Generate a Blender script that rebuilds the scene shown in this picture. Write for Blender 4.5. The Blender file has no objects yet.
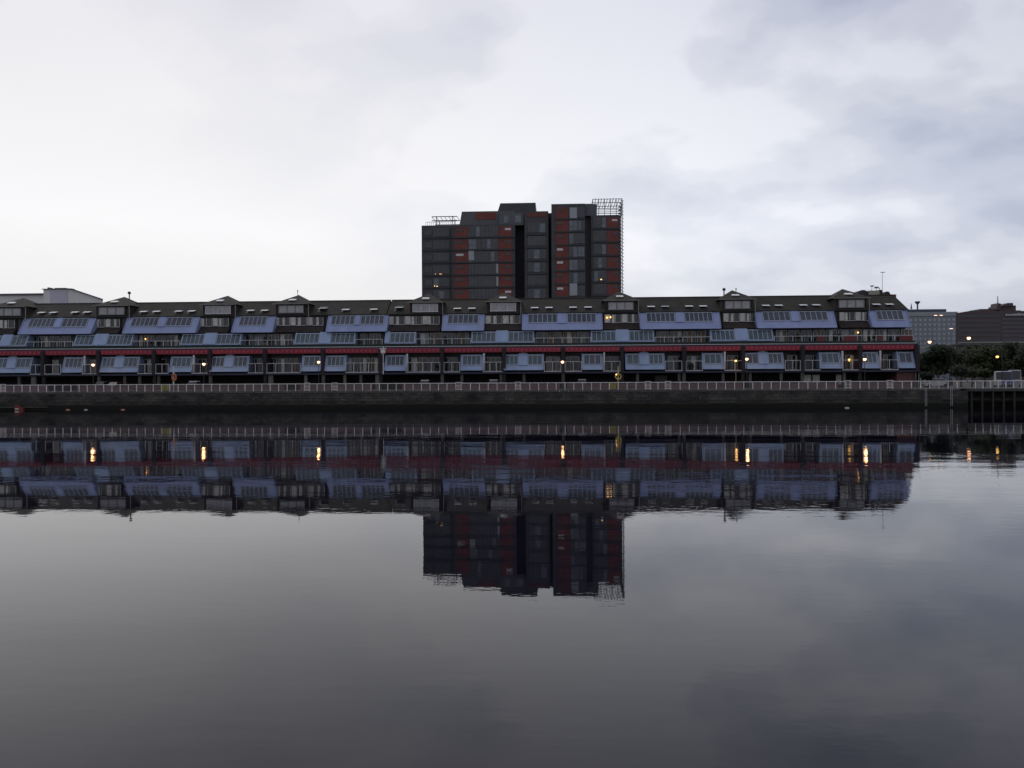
import bpy, math, random
from mathutils import Vector, Matrix
R = math.radians
scene = bpy.context.scene
col = scene.collection

# ------------------------------------------------------------------ camera
D, CZ, F = 123.5, 4.4, 800.0            # river width to the quay, eye height, focal length in pixels
YAW, PITCH, ROLL = R(3.3), R(-0.27), R(-0.265)
cam_d = bpy.data.cameras.new("camera"); cam = bpy.data.objects.new("camera", cam_d); col.objects.link(cam)
CM = Matrix.Rotation(YAW, 3, 'Z') @ Matrix.Rotation(math.pi/2 + PITCH, 3, 'X') @ Matrix.Rotation(ROLL, 3, 'Z')
cam.matrix_world = Matrix.Translation((0, -D, CZ)) @ CM.to_4x4()
cam_d.sensor_width = 36; cam_d.lens = F/1024*36; cam_d.clip_start = 0.1; cam_d.clip_end = 6000
scene.camera = cam

# ------------------------------------------------------------------ world, sun, exposure
SUN_EL, SUN_AZ = R(50), R(-35)          # azimuth measured from +Y, negative to the left
w = bpy.data.worlds.new("World"); scene.world = w; w.use_nodes = True
nt = w.node_tree; nt.nodes.clear()
def N(t, **kw):
    n = nt.nodes.new(t)
    for k, v in kw.items(): setattr(n, k, v)
    return n
L = nt.links.new
out = N('ShaderNodeOutputWorld'); bg = N('ShaderNodeBackground'); L(bg.outputs[0], out.inputs[0])
tc = N('ShaderNodeTexCoord'); 
sky = N('ShaderNodeTexSky'); sky.sky_type = 'NISHITA'; sky.sun_disc = False
sky.sun_elevation = SUN_EL; sky.sun_rotation = SUN_AZ; sky.air_density = 1.5; sky.dust_density = 4
def math_(op, a, b=None, clamp=False):
    n = N('ShaderNodeMath', operation=op); n.use_clamp = clamp
    for i, v in enumerate((a, b)):
        if v is None: continue
        if isinstance(v, (int, float)): n.inputs[i].default_value = v
        else: L(v, n.inputs[i])
    return n.outputs[0]
def ramp(fac, stops, interp='LINEAR'):
    n = N('ShaderNodeValToRGB'); cr = n.color_ramp; cr.interpolation = interp
    while len(cr.elements) < len(stops): cr.elements.new(0.5)
    for e, (p, c) in zip(cr.elements, stops): e.position = p; e.color = (*c, 1)
    L(fac, n.inputs[0]); return n.outputs[0]
def mixc(fac, a, b, blend='MIX'):
    n = N('ShaderNodeMix', data_type='RGBA', blend_type=blend)
    if isinstance(fac, (int, float)): n.inputs[0].default_value = fac
    else: L(fac, n.inputs[0])
    for i, v in ((6, a), (7, b)):
        if isinstance(v, tuple): n.inputs[i].default_value = (*v, 1)
        else: L(v, n.inputs[i])
    return n.outputs[2]
sep = N('ShaderNodeSeparateXYZ'); L(tc.outputs['Generated'], sep.inputs[0])
X_, Y_, Z_ = sep.outputs
# project the direction on to a cloud sheet so that clouds flatten towards the horizon
zz = math_('ADD', math_('MAXIMUM', Z_, 0.0), 0.42)
cx = math_('DIVIDE', X_, zz); cy = math_('DIVIDE', Y_, zz)
comb = N('ShaderNodeCombineXYZ'); L(cx, comb.inputs[0]); L(cy, comb.inputs[1]); comb.inputs[2].default_value = 3.1
mp = N('ShaderNodeMapping'); L(comb.outputs[0], mp.inputs[0]); mp.inputs['Rotation'].default_value = (0, 0, R(28)); mp.inputs['Scale'].default_value = (0.85, 1.0, 1)
mp.inputs['Location'].default_value = (5.1, 1.9, 0)
n1 = N('ShaderNodeTexNoise'); n1.inputs['Scale'].default_value = 3.8; n1.inputs['Detail'].default_value = 5; n1.inputs['Roughness'].default_value = 0.48
n1.inputs['Distortion'].default_value = 0.0; L(mp.outputs[0], n1.inputs['Vector'])
base = ramp(math_('MAXIMUM', Z_, 0.0), [(0.0, (.78, .79, .83)), (0.08, (.89, .895, .93)), (0.18, (.98, .98, 1.015)), (0.30, (.89, .888, .915)), (0.44, (.77, .765, .82)), (0.8, (.62, .62, .68))])
clouds = ramp(n1.outputs[0], [(0.36, (.66, .70, .79)), (0.46, (.83, .855, .91)), (0.52, (.98, .98, 1.0)), (0.60, (1.17, 1.16, 1.14))], 'EASE')
# cloud texture is strongest to the right and high up, the low left is one bright veil
mask = math_('ADD', math_('ADD', math_('MULTIPLY', X_, 0.95), math_('MULTIPLY', Z_, 1.1)), 0.18, clamp=True)
clouds = mixc(mask, (1.0, 1.0, 1.0), clouds)
c = mixc(1.0, base, clouds, 'MULTIPLY')
# the cloud is thinnest low over the far bank to the left, thicker to the right and behind the viewer
az = math_('ADD', math_('MULTIPLY', X_, -0.42), math_('MULTIPLY', Y_, 0.9))
azf = ramp(math_('ADD', math_('MULTIPLY', az, 0.5), 0.5), [(0.0, (.66, .67, .70)), (0.45, (.66, .67, .71)), (0.78, (.70, .73, .80)), (0.90, (.90, .92, .965)), (0.985, (.985, .98, .975))], 'LINEAR')
c = mixc(1.0, c, azf, 'MULTIPLY')
skyw = N('ShaderNodeVectorMath', operation='SCALE'); L(sky.outputs[0], skyw.inputs[0]); skyw.inputs['Scale'].default_value = 0.10
c = mixc(0.10, c, skyw.outputs[0])
L(c, bg.inputs[0]); bg.inputs[1].default_value = 1.0
sun_d = bpy.data.lights.new("sun", 'SUN'); sun_d.energy = 0.5; sun_d.angle = R(40); sun_d.color = (1, .97, .93)
sun = bpy.data.objects.new("sun", sun_d); col.objects.link(sun)
sv = Vector((math.sin(SUN_AZ)*math.cos(SUN_EL), math.cos(SUN_AZ)*math.cos(SUN_EL), math.sin(SUN_EL)))
sun.rotation_euler = sv.to_track_quat('Z', 'Y').to_euler(); sun.location = (-20, 40, 120)
scene.view_settings.view_transform = 'Standard'; scene.view_settings.look = 'None'
scene.view_settings.exposure = 0.0; scene.view_settings.gamma = 1; scene.view_settings.use_curve_mapping = False
scene.render.engine = 'CYCLES'
try:
    scene.cycles.max_bounces = 6; scene.cycles.use_denoising = True
    scene.cycles.sample_clamp_indirect = 3
except Exception: pass

# ------------------------------------------------------------------ measuring helpers
CAM = Vector((0, -D, CZ))
def P(px, py, Y):
    """point on the vertical plane at distance Y behind the quay edge that the photo's pixel looks at"""
    d = CM @ Vector(((px-512)/F, -(py-384)/F, -1.0))
    return CAM + d*((Y + D)/d.y)
def PX(px, Y, py=345): return P(px, py, Y).x
def PZ(py, Y, px=530): return P(px, py, Y).z
QZ = 2.85                                # quay level above the water

# ------------------------------------------------------------------ materials
MATS = {}
def mat(name, colr, rough=0.7, metal=0.0, spec=0.5, var=0.0, vscale=3.0, emit=None, es=0.0, bump=0.0, streak=False, coat=0.0):
    if name in MATS: return MATS[name]
    m = bpy.data.materials.new(name); m.use_nodes = True; t = m.node_tree
    b = t.nodes['Principled BSDF']
    b.inputs['Roughness'].default_value = rough; b.inputs['Metallic'].default_value = metal
    b.inputs['Specular IOR Level'].default_value = spec
    b.inputs['Base Color'].default_value = (*colr, 1)
    if coat: b.inputs['Coat Weight'].default_value = coat
    g = t.nodes.new('ShaderNodeTexCoord')
    if var > 0 or bump > 0:
        mpn = t.nodes.new('ShaderNodeMapping'); t.links.new(g.outputs['Object'], mpn.inputs[0])
        if streak: mpn.inputs['Scale'].default_value = (1, 1, 0.18)
        n = t.nodes.new('ShaderNodeTexNoise'); n.inputs['Scale'].default_value = vscale; n.inputs['Detail'].default_value = 5
        n.inputs['Roughness'].default_value = 0.65
        t.links.new(mpn.outputs[0], n.inputs['Vector'])
        r = t.nodes.new('ShaderNodeValToRGB')
        r.color_ramp.elements[0].position = 0.3; r.color_ramp.elements[1].position = 0.7
        r.color_ramp.elements[0].color = (*[max(0, x*(1-var)) for x in colr], 1)
        r.color_ramp.elements[1].color = (*[min(1, x*(1+var)) for x in colr], 1)
        t.links.new(n.outputs[0], r.inputs[0]); t.links.new(r.outputs[0], b.inputs['Base Color'])
        if bump > 0:
            bn = t.nodes.new('ShaderNodeBump'); bn.inputs['Strength'].default_value = bump; bn.inputs['Distance'].default_value = 0.03
            t.links.new(n.outputs[0], bn.inputs['Height']); t.links.new(bn.outputs[0], b.inputs['Normal'])
    if emit:
        b.inputs['Emission Color'].default_value = (*emit, 1); b.inputs['Emission Strength'].default_value = es
    MATS[name] = m; return m

def brickmat(name, c1, c2, mortar, bw=0.9, bh=0.3, scale=1.0, algae=False, var=0.35, rough=0.85):
    m = bpy.data.materials.new(name); m.use_nodes = True; t = m.node_tree; b = t.nodes['Principled BSDF']
    b.inputs['Roughness'].default_value = rough; b.inputs['Specular IOR Level'].default_value = 0.25
    g = t.nodes.new('ShaderNodeNewGeometry'); s = t.nodes.new('ShaderNodeSeparateXYZ'); t.links.new(g.outputs['Position'], s.inputs[0])
    add = t.nodes.new('ShaderNodeMath'); add.operation = 'ADD'; t.links.new(s.outputs[0], add.inputs[0]); t.links.new(s.outputs[1], add.inputs[1])
    cb = t.nodes.new('ShaderNodeCombineXYZ'); t.links.new(add.outputs[0], cb.inputs[0]); t.links.new(s.outputs[2], cb.inputs[1])
    br = t.nodes.new('ShaderNodeTexBrick'); t.links.new(cb.outputs[0], br.inputs['Vector'])
    br.inputs['Color1'].default_value = (*c1, 1); br.inputs['Color2'].default_value = (*c2, 1); br.inputs['Mortar'].default_value = (*mortar, 1)
    br.inputs['Scale'].default_value = scale; br.inputs['Brick Width'].default_value = bw; br.inputs['Row Height'].default_value = bh
    br.inputs['Mortar Size'].default_value = 0.02*bh/0.3; br.inputs['Bias'].default_value = 0
    n = t.nodes.new('ShaderNodeTexNoise'); n.inputs['Scale'].default_value = 0.35; n.inputs['Detail'].default_value = 7; n.inputs['Roughness'].default_value = 0.7
    mp = t.nodes.new('ShaderNodeMapping'); mp.inputs['Scale'].default_value = (1, 1, 2.5 if not algae else 1.2); t.links.new(g.outputs['Position'], mp.inputs[0]); t.links.new(mp.outputs[0], n.inputs['Vector'])
    r = t.nodes.new('ShaderNodeValToRGB'); r.color_ramp.elements[0].position = .3; r.color_ramp.elements[1].position = .72
    r.color_ramp.elements[0].color = (1-var, 1-var, 1-var*0.9, 1); r.color_ramp.elements[1].color = (1+var, 1+var, 1+var, 1)
    t.links.new(n.outputs[0], r.inputs[0])
    mx = t.nodes.new('ShaderNodeMix'); mx.data_type = 'RGBA'; mx.blend_type = 'MULTIPLY'; mx.inputs[0].default_value = 1
    t.links.new(br.outputs[0], mx.inputs[6]); t.links.new(r.outputs[0], mx.inputs[7]); last = mx.outputs[2]
    if algae:     # weed and tide stain up to the high water mark
        a = t.nodes.new('ShaderNodeMath'); a.operation = 'MULTIPLY'; a.inputs[1].default_value = 0.7; t.links.new(n.outputs[0], a.inputs[0])
        a2 = t.nodes.new('ShaderNodeMath'); a2.operation = 'SUBTRACT'; t.links.new(s.outputs[2], a2.inputs[0]); t.links.new(a.outputs[0], a2.inputs[1])
        r2 = t.nodes.new('ShaderNodeValToRGB'); r2.color_ramp.elements[0].position = 0.25; r2.color_ramp.elements[1].position = 0.48
        t.links.new(a2.outputs[0], r2.inputs[0])
        m2 = t.nodes.new('ShaderNodeMix'); m2.data_type = 'RGBA'; t.links.new(r2.outputs[0], m2.inputs[0])
        m2.inputs[6].default_value = (.012, .014, .009, 1); t.links.new(last, m2.inputs[7]); last = m2.outputs[2]
    t.links.new(last, b.inputs['Base Color'])
    bn = t.nodes.new('ShaderNodeBump'); bn.inputs['Strength'].default_value = .4; bn.inputs['Distance'].default_value = .02
    t.links.new(br.outputs['Fac'], bn.inputs['Height']); bn.invert = True; t.links.new(bn.outputs[0], b.inputs['Normal'])
    MATS[name] = m; return m

M_blue = mat('blue cladding', (.25, .30, .49), .5, var=.14, vscale=.5, streak=True)
M_blue2 = mat('pale blue cladding', (.265, .345, .51), .5, var=.14, vscale=.5, streak=True)
M_navy = mat('navy fascia', (.018, .022, .055), .6, var=.3)
M_frame = mat('grey blue window frame', (.38, .42, .48), .5)
M_glass = mat('bay glass', (.045, .055, .08), .12, spec=.6, var=.45, vscale=.9)
M_glass2 = mat('teal bay glass', (.055, .085, .11), .15, spec=.6, var=.4, vscale=.8)
M_dglass = mat('dark window glass', (.014, .016, .02), .08, spec=.6)
M_curt = mat('window with curtains', (.52, .51, .46), .35, spec=.5, var=.45, vscale=4.0)
M_white = mat('white paint', (.72, .72, .70), .5, var=.1)
M_offw = mat('weathered white paint', (.56, .56, .57), .55, var=.2)
M_render = mat('grey render', (.075, .075, .072), .8, var=.2, vscale=1)
M_red = mat('red painted fascia', (.24, .011, .030), .5, var=.2, vscale=1.5)
M_redhi = mat('crimson bracket', (.38, .05, .08), .5)
M_pillar = mat('dark plum render', (.020, .016, .024), .8, var=.3)
M_slate = None
def slatemat(name, c1, c2, moss):
    m = brickmat(name, c1, c2, tuple(x*.6 for x in c1), bw=.35, bh=.22, var=.35, rough=.8)
    t = m.node_tree; b = t.nodes['Principled BSDF']; lk = b.inputs['Base Color'].links[0].from_socket
    n = t.nodes.new('ShaderNodeTexNoise'); n.inputs['Scale'].default_value = .22; n.inputs['Detail'].default_value = 8; n.inputs['Roughness'].default_value = .75
    g = t.nodes.new('ShaderNodeNewGeometry'); t.links.new(g.outputs['Position'], n.inputs['Vector'])
    r = t.nodes.new('ShaderNodeValToRGB'); r.color_ramp.elements[0].position = .52; r.color_ramp.elements[1].position = .82
    t.links.new(n.outputs[0], r.inputs[0])
    mx = t.nodes.new('ShaderNodeMix'); mx.data_type = 'RGBA'; t.links.new(r.outputs[0], mx.inputs[0]); t.links.new(lk, mx.inputs[6]); mx.inputs[7].default_value = (*moss, 1)
    t.links.new(mx.outputs[2], b.inputs['Base Color']); return m
M_slate = slatemat('mossy roof tiles', (.034, .031, .025), (.044, .039, .030), (.055, .052, .024))
M_brick = brickmat('dark brown brick', (.048, .036, .032), (.038, .03, .028), (.05, .045, .04), bw=.23, bh=.08)
M_pink = brickmat('low brick wall', (.17, .095, .095), (.13, .08, .08), (.15, .13, .12), bw=.23, bh=.08)
M_quay = brickmat('quay masonry', (.080, .071, .060), (.044, .044, .042), (.024, .024, .023), bw=1.1, bh=.42, algae=True, var=.75)
M_cope = mat('coping stone', (.085, .08, .078), .85, var=.3, vscale=1.2)
M_pave = mat('promenade paving', (.10, .09, .088), .85, var=.25, vscale=.5)
M_conc = mat('concrete', (.13, .13, .12), .85, var=.2, vscale=1)
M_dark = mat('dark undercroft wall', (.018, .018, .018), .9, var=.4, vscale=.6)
M_rail = mat('white rail paint', (.72, .69, .68), .45, var=.3, vscale=2)
M_railg = mat('grey rail bars', (.22, .20, .20), .5, var=.2)
M_steel = mat('dark steel', (.03, .032, .036), .5, metal=.3)
M_bark = mat('bark', (.05, .04, .03), .9, var=.3, vscale=4)
M_blind = mat('white skylight pane', (.88, .88, .89), .3)  # near-white base colour makes the rooflight panes bright

# ------------------------------------------------------------------ object helpers
ORG = {}
def empty(name, loc, label, cat, group=None):
    o = bpy.data.objects.new(name, None); o.empty_display_size = .5; col.objects.link(o); o.location = loc
    ORG[o.name] = Vector(loc); o['label'] = label; o['category'] = cat
    if group: o['group'] = group
    return o
def tag(o, label, cat, group=None, kind=None):
    if label: o['label'] = label
    if cat: o['category'] = cat
    if group: o['group'] = group
    if kind: o['kind'] = kind
    return o
class MB:
    def __init__(s): s.v = []; s.f = []; s.m = []
    def add(s, vs, fs, mi=0):
        b = len(s.v); s.v += [tuple(v) for v in vs]; s.f += [tuple(b+i for i in f) for f in fs]; s.m += [mi]*len(fs)
    def box(s, x0, x1, y0, y1, z0, z1, mi=0):
        if x0 > x1: x0, x1 = x1, x0
        if y0 > y1: y0, y1 = y1, y0
        if z0 > z1: z0, z1 = z1, z0
        s.add([(x0,y0,z0),(x1,y0,z0),(x1,y1,z0),(x0,y1,z0),(x0,y0,z1),(x1,y0,z1),(x1,y1,z1),(x0,y1,z1)],
              [(0,3,2,1),(4,5,6,7),(0,1,5,4),(1,2,6,5),(2,3,7,6),(3,0,4,7)], mi)
    def prism(s, prof, x0, x1, mi=0):       # closed (y,z) profile extruded along x
        n = len(prof)
        s.add([(x0, y, z) for y, z in prof] + [(x1, y, z) for y, z in prof],
              [tuple(range(n))[::-1], tuple(range(n, 2*n))] + [(i, (i+1) % n, n+(i+1) % n, n+i) for i in range(n)], mi)
    def prismy(s, prof, y0, y1, mi=0):      # closed (x,z) profile extruded along y
        n = len(prof)
        s.add([(x, y0, z) for x, z in prof] + [(x, y1, z) for x, z in prof],
              [tuple(range(n)), tuple(range(n, 2*n))[::-1]] + [(i, n+i, n+(i+1) % n, (i+1) % n) for i in range(n)], mi)
    def bar(s, a, b, r, mi=0, n=6, r2=None):
        a = Vector(a); b = Vector(b); r2 = r if r2 is None else r2
        d = (b-a).normalized(); u = d.orthogonal().normalized(); v = d.cross(u)
        ring = lambda c, rr: [c + (u*math.cos(2*math.pi*i/n) + v*math.sin(2*math.pi*i/n))*rr for i in range(n)]
        s.add(ring(a, r)+ring(b, r2), [(i, (i+1) % n, n+(i+1) % n, n+i) for i in range(n)] + [tuple(range(n))[::-1], tuple(range(n, 2*n))], mi)
    def lathe(s, c, prof, n=12, mi=0):      # (r,z) profile round the vertical axis
        c = Vector(c); k = len(prof)
        vs = [c + Vector((r*math.cos(2*math.pi*j/n), r*math.sin(2*math.pi*j/n), z)) for r, z in prof for j in range(n)]
        s.add(vs, [(i*n+j, i*n+(j+1) % n, (i+1)*n+(j+1) % n, (i+1)*n+j) for i in range(k-1) for j in range(n)] +
              [tuple(range(n))[::-1], tuple(range((k-1)*n, k*n))], mi)
    def build(s, name, mats, parent=None, smooth=False, org=None):
        if not isinstance(mats, (list, tuple)): mats = [mats]
        me = bpy.data.meshes.new(name)
        o0 = Vector((0, 0, 0))
        if parent is not None: o0 = ORG[parent.name]
        elif org: o0 = Vector(org)
        me.from_pydata([(x-o0.x, y-o0.y, z-o0.z) for x, y, z in s.v], [], s.f)
        for m in mats: me.materials.append(m)
        me.polygons.foreach_set('material_index', s.m)
        if smooth: me.polygons.foreach_set('use_smooth', [True]*len(s.f))
        me.update()
        o = bpy.data.objects.new(name, me); col.objects.link(o)
        if parent is not None: o.parent = parent; ORG[o.name] = o0
        else: o.location = o0; ORG[o.name] = o0
        return o
def skewed(m, prof, y0, y1, x_ref, mi=0):
    # a block whose flank runs away at an angle to the river
    dx = (y1-y0)*x_ref/(y0+D); n = len(prof)
    m.add([(x, y0, z) for x, z in prof] + [(x+dx, y1, z) for x, z in prof],
          [tuple(range(n)), tuple(range(n, 2*n))[::-1]] + [(i, n+i, n+(i+1) % n, (i+1) % n) for i in range(n)], mi)
rng = random.Random(7)

# ------------------------------------------------------------------ setting: water, land
wm = bpy.data.materials.new('river water'); wm.use_nodes = True; t = wm.node_tree; b = t.nodes['Principled BSDF']
b.inputs['Base Color'].default_value = (.0055, .005, .0105, 1); b.inputs['Roughness'].default_value = 0.012
b.inputs['IOR'].default_value = 1.29; b.inputs['Specular IOR Level'].default_value = 0.5
g = t.nodes.new('ShaderNodeNewGeometry')
def wnoise(scale, sx, sy, det):
    mp = t.nodes.new('ShaderNodeMapping'); mp.inputs['Scale'].default_value = (sx, sy, 1); mp.inputs['Rotation'].default_value = (0, 0, R(8))
    t.links.new(g.outputs['Position'], mp.inputs[0])
    n = t.nodes.new('ShaderNodeTexNoise'); n.inputs['Scale'].default_value = scale; n.inputs['Detail'].default_value = det
    t.links.new(mp.outputs[0], n.inputs['Vector']); return n.outputs[0]
def wm_(op, a, b_):
    n = t.nodes.new('ShaderNodeMath'); n.operation = op
    for i, v in enumerate((a, b_)):
        if isinstance(v, (int, float)): n.inputs[i].default_value = v
        else: t.links.new(v, n.inputs[i])
    return n.outputs[0]
WAVE = 0.0062
h = wm_('ADD', wm_('MULTIPLY', wnoise(2.2, .5, 1, 3), WAVE*.6), wm_('MULTIPLY', wnoise(.16, .35, 1, 2), WAVE*6))
patch = t.nodes.new('ShaderNodeValToRGB'); t.links.new(wnoise(.02, .4, 1.3, 3), patch.inputs[0])
patch.color_ramp.elements[0].position = .42; patch.color_ramp.elements[1].position = .62
patch.color_ramp.elements[0].color = (.30,)*3+(1,); patch.color_ramp.elements[1].color = (1.25,)*3+(1,)
h = wm_('MULTIPLY', h, patch.outputs[0])
bn = t.nodes.new('ShaderNodeBump'); bn.inputs['Strength'].default_value = 1; bn.inputs['Distance'].default_value = 1
t.links.new(h, bn.inputs['Height']); t.links.new(bn.outputs[0], b.inputs['Normal'])
m = MB(); m.add([(-1500,-600,0),(1500,-600,0),(1500,5.5,0),(-1500,5.5,0)], [(0,1,2,3)])
tag(m.build('water', wm), 'still dark river water', None, kind='structure')
X_PIER = PX(968, 0, 390)                 # masonry quay ends here, the open piled deck begins
M_ground = mat('city ground', (.07, .07, .062), .95, var=.3, vscale=.05)
m = MB(); m.add([(-2500,13.5,QZ-.01),(2500,13.5,QZ-.01),(2500,4500,QZ-.01),(-2500,4500,QZ-.01)], [(0,1,2,3)])
tag(m.build('ground', M_ground), 'dark open ground of the far bank', None, kind='structure')
m = MB(); m.add([(-1500,.55,QZ-.004),(X_PIER,.55,QZ-.004),(X_PIER,13.6,QZ-.004),(-1500,13.6,QZ-.004)], [(0,1,2,3)])
m.add([(X_PIER,5.2,QZ-.004),(1500,5.2,QZ-.004),(1500,13.6,QZ-.004),(X_PIER,13.6,QZ-.004)], [(0,1,2,3)])
tag(m.build('pavement', M_pave), 'quayside promenade paving', None, kind='structure')

# quay wall
qw = empty('quay_wall', (0, 0, 0), 'long dark masonry quay wall rising straight out of the river', 'quay wall')
m = MB(); m.box(-1500, X_PIER, 0, 2.5, -3, QZ-.30); m.build('masonry', M_quay, qw)
m = MB()
x = -260.0
while x < X_PIER-1.5:
    x2 = min(x + rng.uniform(1.3, 1.9), X_PIER)
    m.box(x+.008, x2-.008, -.07, .55, QZ-.30, QZ + rng.uniform(-.008, .008)); x = x2
m.build('coping', M_cope, qw)
m = MB(); m.box(-260, X_PIER, -.09, 0, 1.18, 1.26); m.build('fender_ledge', mat('wet stone ledge', (.035, .036, .034), .7, var=.3), qw)
m = MB(); m.box(PX(-60, 0, 408), PX(48, 0, 408), -.22, -.0, .42, .50); m.build('ledge', mat('pale worn ledge', (.15, .14, .12), .8, var=.4), qw)
for px in (143, 254, 397, 506, 590, 700, 806):
    m = MB(); X0 = PX(px, 0, 400); m.bar((X0, -.16, 1.62), (X0, .1, 1.62), .11, n=10); m.build('drain_outlet', M_conc, qw)
for px in (925.5, 951):
    g_ = empty('quay_ladder', (PX(px, 0, 390), -.1, .1), 'pale steel ladder fixed to the quay wall, ' + ('left' if px < 940 else 'right') + ' one of the pair near its end', 'ladder', 'ladders down the quay wall')
    X0 = PX(px, 0, 390)
    for s in (-.12, .12):
        m = MB(); m.bar((X0+s, -.16, .25), (X0+s, -.16, QZ+.15), .02); m.build('rail', M_offw, g_)
    m = MB()
    for k in range(9): m.bar((X0-.12, -.16, .4+k*.28), (X0+.12, -.16, .4+k*.28), .012)
    m.build('rungs', M_offw, g_)
# piled deck
pd = empty('timber_wharf', (X_PIER, 0, 0), 'open wharf deck on dark piles at the right end of the quay wall', 'wharf')
m = MB(); m.box(X_PIER+.01, 260, -.1, 5.2, QZ-.42, QZ); m.build('deck', mat('wharf deck edge', (.05, .055, .05), .8, var=.3), pd)
for k in range(46):
    m = MB(); X0 = X_PIER + .6 + k*1.55
    m.bar((X0, .15, -3), (X0, .15, QZ-.42), .14, n=8); m.build('pile', mat('weathered pile', (.030, .030, .030), .85, var=.3), pd)
m = MB(); m.box(X_PIER+.1, 260, .45, .55, 1.15, 1.3); m.build('waling', mat('weathered pile', (0,0,0)), pd)
m = MB(); m.box(X_PIER+.01, 1500, 5.2, 5.5, -3, QZ-.03); m.build('back_wall', M_quay, pd)

# ------------------------------------------------------------------ railings and ladder gates
GATES = [3, 307, 334.5, 458.5, 518, 648, 668, 848, 890]
def gate(px, i, label):
    X0 = PX(px, .25, 385); g_ = empty('ladder_gate', (X0, .25, QZ), label, 'gate', 'small gates in the quay railing')
    hw = .42
    m = MB()
    for s in (-hw, hw): m.bar((X0+s, .25, QZ), (X0+s, .25, QZ+1.28), .055)
    m.bar((X0-hw, .25, QZ+1.24), (X0+hw, .25, QZ+1.24), .045); m.bar((X0-hw, .25, QZ+.16), (X0+hw, .25, QZ+.16), .045)
    m.build('gate_frame', M_rail, g_)
    m = MB()
    for k in range(1, 4): m.bar((X0-hw+k*.21, .25, QZ+.16), (X0-hw+k*.21, .25, QZ+1.24), .03)
    m.bar((X0-hw, .25, QZ+.7), (X0+hw, .25, QZ+.7), .03); m.build('bars', M_rail, g_)
glab = ['white gate at the far left end of the quay railing', 'white barred gate in the railing, left of the pair near the third lamp', 'white barred gate in the railing, right of the pair near the third lamp',
        'white barred gate in the railing between the two central parked cars', 'white barred gate in the railing under the widest blue roof bay', 'white barred gate just right of the yellow lifebuoy post, nearer one',
        'white barred gate right of the yellow lifebuoy post, farther one', 'white barred gate below the lit yellow window', 'white barred gate nearest the right end of the terrace']
for i, px in enumerate(GATES): gate(px, i, glab[i])
def railing(xa, xb, y, label, mats=(None, None), step=1.36, n=None):
    mr, mg = mats[0] or M_rail, mats[1] or M_railg
    g_ = empty('quay_railing', ((xa+xb)/2, y, QZ), label, 'railing', 'railing sections along the quay')
    m = MB(); m.bar((xa, y, QZ+1.12), (xb, y, QZ+1.12), .05); m.build('top_rail', mr, g_)
    m = MB(); m.bar((xa, y, QZ+.14), (xb, y, QZ+.14), .03); m.build('bottom_rail', mg, g_)
    k = n or max(1, round((xb-xa)/step))
    for i in range(1, k):
        X0 = xa + (xb-xa)*i/k
        m = MB(); m.box(X0-.05, X0+.05, y-.05, y+.05, QZ, QZ+1.10); m.build('post', mr, g_)
    m = MB(); q = int((xb-xa)/.15)
    for i in range(1, q):
        X0 = xa + (xb-xa)*i/q; m.box(X0-.014, X0+.014, y-.014, y+.014, QZ+.14, QZ+1.10)
    m.build('infill_bars', mg, g_)
xs = [PX(p, .25, 385) for p in GATES]
edges = [PX(-160, .25, 385)] + [v for X0 in xs for v in (X0-.47, X0+.47)] + [X_PIER-.1]
rl = ['off beyond the far left gate', 'long run passing the first two lamps', 'short run between the two gates by the third lamp', 'run below the white rainwater hopper, left of centre',
      'run in front of the middle of the terrace', 'run in front of the tower with the yellow lifebuoy post', 'very short run between the two gates right of the yellow post',
      'run passing the two close lamps', 'short run near the right end of the terrace', 'run past the terrace end up to the wharf']
for i in range(10):
    railing(edges[2*i], edges[2*i+1], .25, 'white quay railing, ' + rl[i])
railing(X_PIER+.1, X_PIER+62, .25, 'green tinged white railing along the wharf deck at far right', step=1.1)

# low brick wall behind the railing
segs = [(-160, 48, 'from the far left to the first gap'), (77, 284, 'long stretch behind the first two lamps'), (300, 372, 'behind the pair of railing gates'), (402, 560, 'in the middle of the terrace'), (567, 742, 'behind the yellow lifebuoy post'), (752, 838, 'between the double lamp and the lit window'), (850, 913, 'at the right end of the terrace')]
for a, b_, lb in segs:
    x0, x1 = PX(a, 3.4, 385), PX(b_, 3.4, 385)
    g_ = empty('low_brick_wall', ((x0+x1)/2, 3.4, QZ), 'low reddish brick wall behind the quay railing, ' + lb, 'wall', 'low brick walls along the promenade')
    m = MB(); m.box(x0, x1, 3.3, 3.53, QZ, QZ+.92); m.build('brickwork', M_pink, g_)
    m = MB(); m.box(x0-.03, x1+.03, 3.26, 3.57, QZ+.922, QZ+.99); m.build('wall_cap', M_cope, g_)

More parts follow.
